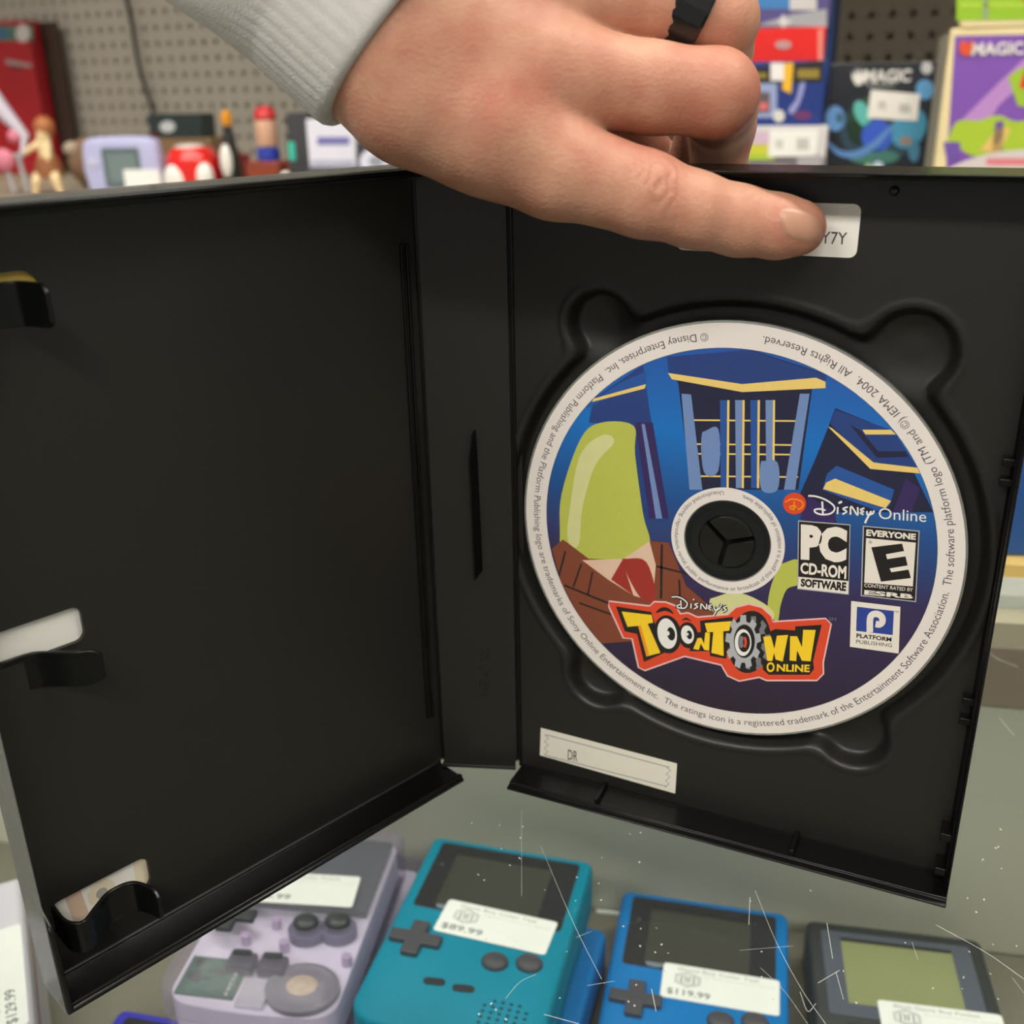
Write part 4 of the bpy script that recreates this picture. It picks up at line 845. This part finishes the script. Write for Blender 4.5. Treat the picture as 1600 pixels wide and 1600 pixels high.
# framed purple pack and green pack above it, with others behind
pur = M('pack_cream', (236, 220, 168), .4, coat=.3)
f = Face(1470, 742, 1690, 760, 42, 180); zt = f.z1
r = box_thing('framed_pack', 'purple and green card pack in a cream frame at the right, under the green pack', 'card pack', f, 16, BZ, zt, pur, 'framed card packs')
patch(r, f, 'printed_front', [([(1492, 56), (1684, 52), (1684, 330), (1474, 330)], (128, 82, 178), 0), ([(1500, 190), (1560, 130), (1600, 92), (1684, 80), (1684, 120), (1610, 120), (1560, 165), (1520, 230), (1490, 240)], (188, 140, 205), 1), (spline([(1478, 225), (1495, 190), (1530, 188), (1560, 180), (1590, 190), (1640, 180), (1684, 190), (1684, 260), (1560, 245), (1515, 242), (1490, 220)], 4), (170, 200, 50), 2),
    (spline([(1575, 120), (1600, 105), (1650, 108), (1670, 140), (1640, 170), (1590, 165)], 4), (160, 196, 52), 2), ([(1600, 112), (1660, 112), (1664, 134), (1592, 138)], (222, 48, 40), 3), ([(1555, 190), (1568, 188), (1566, 235), (1550, 240)], (110, 80, 150), 3), ([(1530, 235), (1560, 200), (1580, 200), (1560, 240)], (226, 192, 110), 3), (spline([(1470, 270), (1510, 250), (1570, 236), (1684, 232), (1684, 262), (1560, 272), (1480, 280)], 4), (214, 206, 204), 4), (rc(1541, 247, 1684, 258), (226, 130, 140), 5), ([(1474, 222), (1500, 222), (1500, 250), (1480, 252)], (112, 80, 170), 3)])
wording(r, f, 'pack_lettering', 'MAGIC', [(1519, 67), (1600, 65), (1600, 85), (1517, 87)], (232, 230, 220), 5, .03)
patch(r, f, 'flame_emblem', [(spline([(1498, 72), (1504, 62), (1512, 68), (1520, 62), (1520, 78), (1510, 88), (1500, 82), (1498, 72)], 3), (226, 84, 40), 5)]); fin(r, f, BZ)
f2 = Face(1482, 742, 1690, 760, -140, 180); r = box_thing('framed_pack', 'bright green card pack with cream frame at the top right, on the purple pack', 'card pack', f2, 14, zt + 0.3, f2.z1, pur, 'framed card packs')
patch(r, f2, 'printed_front', [([(1496, -130), (1684, -130), (1684, 30), (1494, 32)], (150, 196, 40), 0), (rc(1500, 4, 1684, 12), (176, 210, 60), 1), (rc(1536, -40, 1544, 30), (150, 170, 130), 1), ([(1596, -30), (1640, -30), (1640, 4), (1598, 2)], (220, 60, 40), 2)]); fin(r, f2, zt)
for k in range(3):
    fb = Face(1464 - 5 * k, 764 + 12 * k, 1660, 776 + 12 * k, 50 + 3 * k, 180)
    r = box_thing('clear_card_case', ['clear card case directly behind the purple framed pack', 'clear card case, middle of those behind the purple pack', 'clear card case furthest behind the purple framed pack'][k], 'card case', fb, 8, BZ, fb.z1, M('case_clear', (190, 186, 170), .15, clear=.55), 'clear card cases', bev=.4)
    fin(r, fb, BZ)
# column of packs by the hand
fb = Face(1168, 862, 1290, 868, -60, 150); r = box_thing('display_box', 'tall royal blue display box behind the stacked card packs', 'box', Face(1168, 862, 1290, 868, -60, 150), 90, BZ, fb.z1, M('box_blue', (40, 84, 148), .4)); fin(r, fb, BZ)
f = Face(1150, 770, 1290, 778, 197, 235); zw = f.z1; gp_ = 'stacked card packs'
r = box_thing('card_pack', 'white card pack with price sticker, bottom of the stack beside the hand', 'card pack', f, 60, BZ, zw, M('pack_white', (214, 212, 212), .35), gp_)
patch(r, f, 'printed_front', [(rc(1160, 206, 1230, 225), (214, 186, 206), 0), (rc(1160, 226, 1240, 244), (206, 206, 60), 0), (rc(1160, 245, 1288, 300), (110, 106, 112), 0), (ell(1265, 252, 20, 16), (170, 168, 170), 1), (rc(1160, 240, 1210, 250), (170, 200, 60), 1)])
patch(r, f, 'price_sticker', [([(1203, 203), (1280, 202), (1275, 243), (1200, 245)], (240, 240, 234), 3), (rc(1212, 218, 1224, 232), (208, 208, 204), 4), (rc(1245, 216, 1264, 234), (198, 198, 194), 4)], 'white price sticker')
wording(r, f, 'pack_lettering', 'PLAY BOOSTERS', [(1132, 258), (1232, 258), (1232, 269), (1132, 269)], (205, 200, 205), 3, .01); fin(r, f, BZ)
f = Face(1150, 774, 1288, 786, 96, 150); zb = f.z1
r = box_thing('card_pack', 'blue card pack with yellow lettering, above the white pack beside the hand', 'card pack', f, 50, zw + .3, zb, M('pack_navy', (36, 58, 130), .35), gp_)
patch(r, f, 'printed_front', [([(1160, 108), (1286, 94), (1286, 128), (1160, 132)], (36, 34, 36), 0), (rc(1172, 114, 1198, 122), (150, 130, 50), 1), (rc(1246, 108, 1280, 122), (150, 130, 50), 1), (rc(1172, 130, 1214, 184), (150, 165, 205), 1), (rc(1181, 144, 1203, 176), (98, 86, 92), 2), (rc(1186, 160, 1200, 172), (214, 110, 110), 3), ([(1226, 98), (1240, 98), (1236, 146), (1222, 140)], (240, 186, 40), 2), (rc(1204, 98, 1225, 126), (240, 236, 232), 3), (ell(1217, 181, 9, 10), (214, 214, 206), 3), (spline([(1250, 130), (1258, 130), (1250, 160), (1238, 178), (1232, 172), (1244, 156)], 3), (150, 156, 210), 2), (ell(1254, 180, 14, 7), (110, 50, 100), 1)]); fin(r, f, zw)
f = Face(1150, 806, 1287, 816, 44, 80); zr = f.z1
r = box_thing('card_pack', 'plain bright red card box third up the stack beside the knuckles', 'card pack', f, 40, zb + .3, zr, M('pack_red', (232, 40, 34), .35), gp_)
patch(r, f, 'printed_front', [(rc(1278, 46, 1286, 98), (238, 140, 120), 0), (ell(1224, 70, 13, 7), (196, 150, 146), 1)]); fin(r, f, zb)
f = Face(1150, 808, 1296, 818, -60, 20); r = box_thing('card_pack', 'purple grey card pack with blue band, top of the stack beside the knuckles', 'card pack', f, 40, zr + .3, f.z1, M('pack_violet', (92, 84, 138), .35), gp_)
patch(r, f, 'printed_front', [(rc(1160, -8, 1276, 14), (66, 128, 190), 0), (rc(1234, -4, 1276, 16), (206, 200, 198), 1), ([(1180, 40), (1240, 22), (1292, 14), (1292, 42)], (168, 168, 172), 1), ([(1216, 34), (1224, 22), (1230, 32), (1238, 34), (1230, 38), (1224, 44)], (216, 212, 210), 2)]); fin(r, f, zr)
# blue carton on the ledge, seen past the case's right edge
bcx = onz(1640, 868, 14); MB_ = MB().box(-45, 75, 0, 60, 14.2, 120); o = MB_.build('blue_carton', M('carton_blue', (34, 84, 150), .5), None, bevel=1); o.location = (bcx[0] * S, bcx[1] * S, 0); o.rotation_euler = (0, 0, math.radians(24)); tag(o, 'blue carton on the ledge behind the glass counter, past the case edge', 'carton')

# left side: toys and boxes
def facing(x, y, Y, deg=14, z=None):
    p = ony(x, y, Y); a = math.radians(deg); return frame((p[0], p[1], BZ if z is None else z), (math.cos(a), math.sin(a), 0), (0, 0, 1), (math.sin(a), -math.cos(a), 0))
def zat(x, y, Y): return ony(x, y, Y)[2]
mmpx = lambda x, y, Y: ((ony(x, y, Y) - CAM) @ R[2]) / F
# lavender wide handheld standing on its edge
T = facing(190, 262, 925, 22); hgt = zat(190, 214, 925) - BZ
r = thing('handheld_console', 'pale lavender wide handheld console standing upright on the back shelf', 'handheld console', 'handheld consoles on the back shelf')
ol = [(-52, hgt * .12), (-44, 2), (-20, 0), (20, 0), (44, 2), (52, hgt * .12), (56, hgt * .5), (53, hgt * .86), (44, hgt * .97), (24, hgt), (-24, hgt), (-44, hgt * .97), (-53, hgt * .86), (-56, hgt * .5)]
ol = [tuple(q) for q in spline(ol + [ol[0]], 4)[:-1]]; cen = np.mean(ol, 0)
mb = MB(); mb.loft([[(*(cen + (np.array(p) - cen) * s), z) for p in ol] for s, z in ((.9, -24), (1, -20), (1, -5), (.95, -1), (.88, 0))], True, 0, T); mb.build('body', M('shell_lavender', (186, 188, 226), .35), r, angle=50)
zc = lambda y: zat(190, y, 925) - BZ
mb = MB(); mb.prism(rrect(-26, 28, zc(294), zc(231), 4), lambda p, t: (p[0], p[1], t), -.5, .6, 0, T); ln = mb.build('screen_lens', M('lens_teal_grey', (96, 112, 116), .25), r)
mb = MB(); mb.prism(rrect(-19, 22, zc(284), zc(240), 2), lambda p, t: (p[0], p[1], t), .6, .7, 0, T); mb.build('screen', M('screen_grey', (118, 134, 134), .3), ln)
mb = MB(); mb.prism(rrect(2, 54, zc(298), zc(265), 2), lambda p, t: (p[0], p[1], t), .8, 1, 0, T); mb.build('price_sticker', M('sticker_white', (244, 246, 242), .5), r)
mb = MB(); c = zc(254); mb.box(-46, -32, c - 2.5, c + 2.5, 0, 2, T=T).box(-41.5, -36.5, c - 7, c + 7, 0, 2, T=T); mb.build('direction_pad', M('pad_pale', (214, 214, 236), .4), r, bevel=.6)
based(r, T[:3, 3])
# red jar with white round patches
T = facing(288, 260, 935, 20); k = mmpx(288, 260, 935); r = thing('round_jar', 'shiny red rounded jar with white oval patches beside the lavender console', 'jar')
zt = zat(288, 228, 935) - BZ; rr = 40 * k; mb = MB(); NN = 40
rings = []
for t in np.linspace(-1, 1, 17):
    q = max(.12, (1 - abs(t) ** 3.2) ** (1 / 3.2)); rings.append([(rr * q * np.sign(math.cos(a)) * abs(math.cos(a)) ** .75, zt / 2 + zt / 2 * t, -rr + rr * q * np.sign(math.sin(a)) * abs(math.sin(a)) ** .75) for a in [2 * math.pi * i / NN for i in range(NN)]])
mb.loft(rings, True, 0, T); jb = mb.build('jar_body', M('jar_red', (226, 34, 26), .22, coat=.5), r, angle=60)
def blob(parent, T, c, rad, m, name, n=20):
    mb = MB(); mb.loft([[(c[0] + rad[0] * math.sin(b) * math.cos(2 * math.pi * i / n), c[1] + rad[1] * math.cos(b), c[2] + rad[2] * math.sin(b) * math.sin(2 * math.pi * i / n)) for i in range(n)] for b in np.linspace(.02, math.pi - .02, 12)], True, 0, T); return mb.build(name, m, parent, angle=80)
wj = M('jar_white', (236, 234, 226), .3, coat=.4)
blob(r, T, (-20 * k, zt * .36, -4), (19 * k, 24 * k, 7), wj, 'oval_patch'); blob(r, T, (27 * k, zt * .42, -9), (15 * k, 22 * k, 11), wj, 'oval_patch'); blob(r, T, (-2 * k, zt * .96, -rr * .9), (24 * k, 4, rr * .55), wj, 'oval_patch')
MB().lathe([(rr * .8, 0), (rr * .8, 3), (rr * .6, 3.5)], 30, 0, T @ frame((0, 0, -rr), (1, 0, 0), (0, 0, -1), (0, 1, 0))).build('green_foot', M('foot_green', (90, 190, 60), .5), r); based(r, T[:3, 3])
def simple_box(name, label, cat, x0, x1, y0, Y, dep, c, z0=None, deg=None, group=None, Y1=None):
    f = Face(x0, Y, x1, Y if Y1 is None else Y1, y0, 240); r = box_thing(name, label, cat, f, dep, BZ if z0 is None else z0, f.z1, M('card_b_%d_%d_%d' % c, c, .5), group); return r, f
r, f = simple_box('cardboard_box', 'low brown cardboard box under the dark green box', 'box', 250, 330, 216, 1040, 60, (132, 106, 76), Y1=1055); fin(r, f, BZ); zz_ = f.z1
r, f = simple_box('game_box', 'dark green box with a white spot below the hanging cable', 'box', 238, 320, 178, 1044, 40, (38, 52, 50), zz_ + .3, Y1=1058); patch(r, f, 'white_mark', [(ell(262, 198, 12, 9), (196, 200, 200), 1), (rc(236, 206, 248, 216), (90, 30, 30), 1)]); fin(r, f, zz_)
r, f = simple_box('game_box', 'dark red box between the red jar and the peg toy', 'box', 318, 372, 243, 985, 36, (156, 30, 40), Y1=995); patch(r, f, 'printed_edge', [(rc(356, 246, 366, 300), (190, 70, 80), 1)]); fin(r, f, BZ)
# black and white bottle with an orange cap
T = facing(346, 235, 965, 0); k = mmpx(346, 235, 965); h = zat(346, 172, 965) - BZ; TV = T @ frame((0, 0, -18), (1, 0, 0), (0, 0, -1), (0, 1, 0))
r = thing('toy_bottle', 'small black bottle shape with white front and orange cap beside the peg toy', 'toy')
MB().lathe([(12 * k, 0), (15 * k, h * .15), (14 * k, h * .45), (9 * k, h * .7), (7 * k, h * .82), (.05, h * .83)], 24, 0, TV).build('body', M('toy_black', (40, 38, 36), .4), r)
MB().lathe([(6 * k, h * .82), (9 * k, h * .88), (8 * k, h * .97), (.05, h)], 20, 0, TV).build('cap', M('toy_orange', (232, 158, 40), .4), r); blob(r, T, (0, h * .42, -8), (11 * k, h * .2, 8), wj, 'white_front'); based(r, T[:3, 3])
# stacked peg toy
T = facing(402, 250, 945, 0); k = mmpx(402, 250, 945); h = zat(402, 165, 945) - BZ; TV = T @ frame((0, 0, -26), (1, 0, 0), (0, 0, -1), (0, 1, 0))
r = thing('peg_toy', 'stacked wooden peg toy in red, tan, blue and green by the sleeve', 'toy')
MB().box(-34 * k, 36 * k, 0, h * .18, -50, 0, T=T).build('green_base', M('toy_green', (104, 180, 60), .5), r, bevel=2); MB().box(-28 * k, 34 * k, h * .185, h * .42, -46, -4, T=T).build('brown_block', M('toy_brown', (140, 62, 40), .5), r, bevel=2)
MB().lathe([(17 * k, h * .42), (19 * k, h * .47), (17 * k, h * .56), (.05, h * .57)], 24, 0, TV).build('blue_ring', M('toy_blue', (44, 66, 170), .4), r)
MB().lathe([(16 * k, h * .575), (17 * k, h * .59), (17 * k, h * .83), (16 * k, h * .845), (.05, h * .85)], 24, 0, TV).build('tan_bead', M('toy_tan', (212, 166, 138), .5), r)
MB().lathe([(16 * k, h * .85), (18 * k, h * .88), (14 * k, h * .97), (.05, h)], 24, 0, TV).build('red_bead', M('toy_red', (206, 48, 52), .4), r); based(r, T[:3, 3])
# white knob on a stick, teal tag
T = facing(446, 250, 925, 0); k = mmpx(446, 250, 925); r = thing('knob_toy', 'white knobbed stick with a teal tag standing under the sleeve cuff', 'toy'); h = zat(446, 222, 925) - BZ
MB().box(-1.5, 1.5, 0, h, -8, -5, T=T).build('stick', M('toy_brown2', (110, 70, 60), .5), r); MB().box(2, 15 * k, h * .7, h, -7, -4, T=T).build('teal_tag', M('toy_teal', (60, 190, 170), .5), r, bevel=1); blob(r, T, (-4 * k, h * .42, -2), (9 * k, 11 * k, 8), wj, 'white_knob'); based(r, T[:3, 3])
# dark box, white boxed item, dark item with pale dial
r, f = simple_box('game_box', 'tall dark grey box standing behind the sleeve cuff corner', 'box', 452, 484, 176, 960, 50, (66, 66, 70), Y1=964); fin(r, f, BZ)
r, f = simple_box('game_box', 'dark grey box carrying the white box below the cuff', 'box', 478, 560, 262, 890, 60, (84, 88, 100), Y1=900); fin(r, f, BZ); zz_ = f.z1
r, f = simple_box('game_box', 'white box with violet print visible just below the cuff', 'box', 482, 556, 186, 892, 50, (226, 226, 240), zz_ + .3, Y1=902); patch(r, f, 'violet_print', [(rc(496, 214, 546, 226), (120, 116, 180), 1), (rc(486, 250, 552, 258), (180, 182, 205), 1)]); fin(r, f, zz_)
r, f = simple_box('game_box', 'dark box with a pale round dial between wrist and case', 'box', 558, 660, 222, 880, 50, (52, 56, 62), Y1=892); patch(r, f, 'round_dial', [(ell(596, 252, 34, 24), (216, 218, 238), 1), (ell(588, 252, 11, 9), (150, 156, 170), 2), (rc(610, 240, 655, 300), (206, 208, 230), 1)]); fin(r, f, BZ)
# doll, swing stand, brown ball, hanging red pack, dark post, cable
T = facing(66, 245, 930, 20); k = mmpx(66, 245, 930); V = lambda x, y, d=0: T[:3, :3] @ np.array([(x - 66) * k, (zat(66, y, 930) - BZ), d]) + T[:3, 3]
r = thing('doll', 'small seated doll with brown hair at the far left of the shelf', 'doll')
caps = [((62, 220, -20), (62, 246, -20), 10 * k, 11 * k), ((64, 206, -20), (64, 210, -20), 11 * k, 11 * k), ((56, 224, -18), (38, 238, -2), 6 * k, 4 * k), ((68, 226, -18), (72, 250, -4), 6 * k, 5 * k), ((56, 255, -18), (52, 282, 4), 9 * k, 7 * k), ((70, 255, -18), (84, 282, 4), 9 * k, 7 * k), ((52, 282, 4), (48, 300, 6), 6.5 * k, 5 * k), ((84, 282, 4), (90, 300, 6), 6.5 * k, 5 * k)]
cp = [((V(*a), ra), (V(*b_), rb_)) for a, b_, ra, rb_ in caps]
def doll_sdf(P):
    d = None
    for a, b_ in cp:
        e = rcone(P, a, b_); d = e if d is None else smin(d, e, 4)
    return d
al = np.array([p for c in cp for p, q in c]); dp, df = surface_nets(doll_sdf, al.min(0) - 20, al.max(0) + 20, 2.2)
mb = MB(); mb.v = list(dp); mb.f = df.tolist(); mb.mi = [0] * len(df); o = mb.build('body', M('doll_cream', (236, 210, 160), .5), r, angle=80)
blob(r, T, ((65 - 66) * k, zat(66, 200, 930) - BZ, -23), (16 * k, 17 * k, 15 * k), M('doll_hair', (176, 108, 62), .5), 'hair')
mb = MB(); mb.lathe([(21 * k, zat(66, 278, 930) - BZ), (23 * k, zat(66, 268, 930) - BZ), (15 * k, zat(66, 246, 930) - BZ)], 24, 0, T @ frame((0, 0, -14), (1, 0, 0), (0, 0, -1), (0, 1, 0))); mb.build('brown_skirt', M('doll_brown', (150, 94, 56), .6), r); based(r, T[:3, 3])
T = facing(10, 270, 915, 20); r = thing('toy_swing', 'silver legged toy stand with pink and white pieces at the left edge', 'toy'); k = mmpx(10, 270, 915)
V2 = lambda x, y, d=0: T[:3, :3] @ np.array([(x - 10) * k, max(zat(10, y, 915) - BZ, 3.2), d]) + T[:3, 3]
sm_ = M('toy_silver', (190, 190, 192), .3, metal=.5)
for a, b_ in (((4, 250), (16, 322)), ((28, 240), (38, 318)), ((-30, 250), (-24, 322))): MB().tube([V2(*a, -10), V2(*b_, -4)], 4 * k, 10).build('leg', sm_, r)
MB().tube([V2(-34, 248, -10), V2(34, 244, -10)], 4 * k, 10).build('crossbar', sm_, r); MB().tube([V2(-10, 140, -24), V2(14, 180, -22), V2(40, 214, -20), V2(34, 246, -12)], [14 * k, 12 * k, 7 * k, 4 * k], 12).build('white_arm', M('toy_lilac', (206, 200, 214), .5), r)
blob(r, T, (-2 * k, zat(10, 250, 915) - BZ, -2), (18 * k, 17 * k, 10), M('toy_pink', (222, 130, 150), .5), 'pink_piece'); blob(r, T, (14 * k, zat(10, 214, 915) - BZ, -16), (10 * k, 10 * k, 8), M('toy_pink', (222, 130, 150), .5), 'pink_piece'); based(r, T[:3, 3])
T = facing(108, 262, 1010, 0); k = mmpx(108, 262, 1010); r = thing('fluffy_ball', 'brown round plush ball behind the lavender console', 'toy'); h = zat(108, 216, 1010) - BZ
blob(r, T, (6 * k, h / 2, -40), (32 * k, h / 2, 36), M('plush_brown', (138, 108, 84), .9, bump=(300, .6)), 'ball'); blob(r, T, (-4 * k, h * .78, -16), (13 * k, h * .15, 14), M('plush_pale', (186, 170, 150), .9), 'pale_patch'); based(r, T[:3, 3])
f = Face(-60, 1225, 56, 1240, 34, 120); zlow = BZ + 1
r = box_thing('toy_pack', 'red pack with coloured header standing against the pegboard at far left', 'pack', f, 30, zlow, f.z1, M('pack_crimson', (176, 26, 38), .45))
patch(r, f, 'header_strip', [(rc(-60, 40, 52, 64), (86, 116, 100), 0), (rc(-10, 44, 14, 60), (60, 110, 140), 1), (ell(36, 52, 11, 14), (206, 200, 196), 2)]); patch(r, f, 'grey_emblem', [([(8, 92), (50, 100), (48, 106), (10, 100)], (170, 150, 152), 1), (ell(26, 104, 12, 5), (120, 40, 50), 0)]); fin(r, f, zlow)
f = Face(58, 1276, 100, 1282, 34, 120); r = box_thing('dark_board', 'dark brown upright board behind the red pack at far left', 'board', f, 8, BZ, f.z1, M('board_brown', (70, 54, 44), .6)); fin(r, f, BZ)
mb = MB(); mb.tube(spline([ony(188, -40, 1296), ony(204, 30, 1296), ony(216, 100, 1296), ony(240, 182, 1296), ony(244, 230, 1290)], 6), 3.2, 10); tag(mb.build('hanging_cable', M('cable_black', (34, 32, 30), .5), None, angle=60), 'thin black cable hanging in front of the pegboard', 'cable')
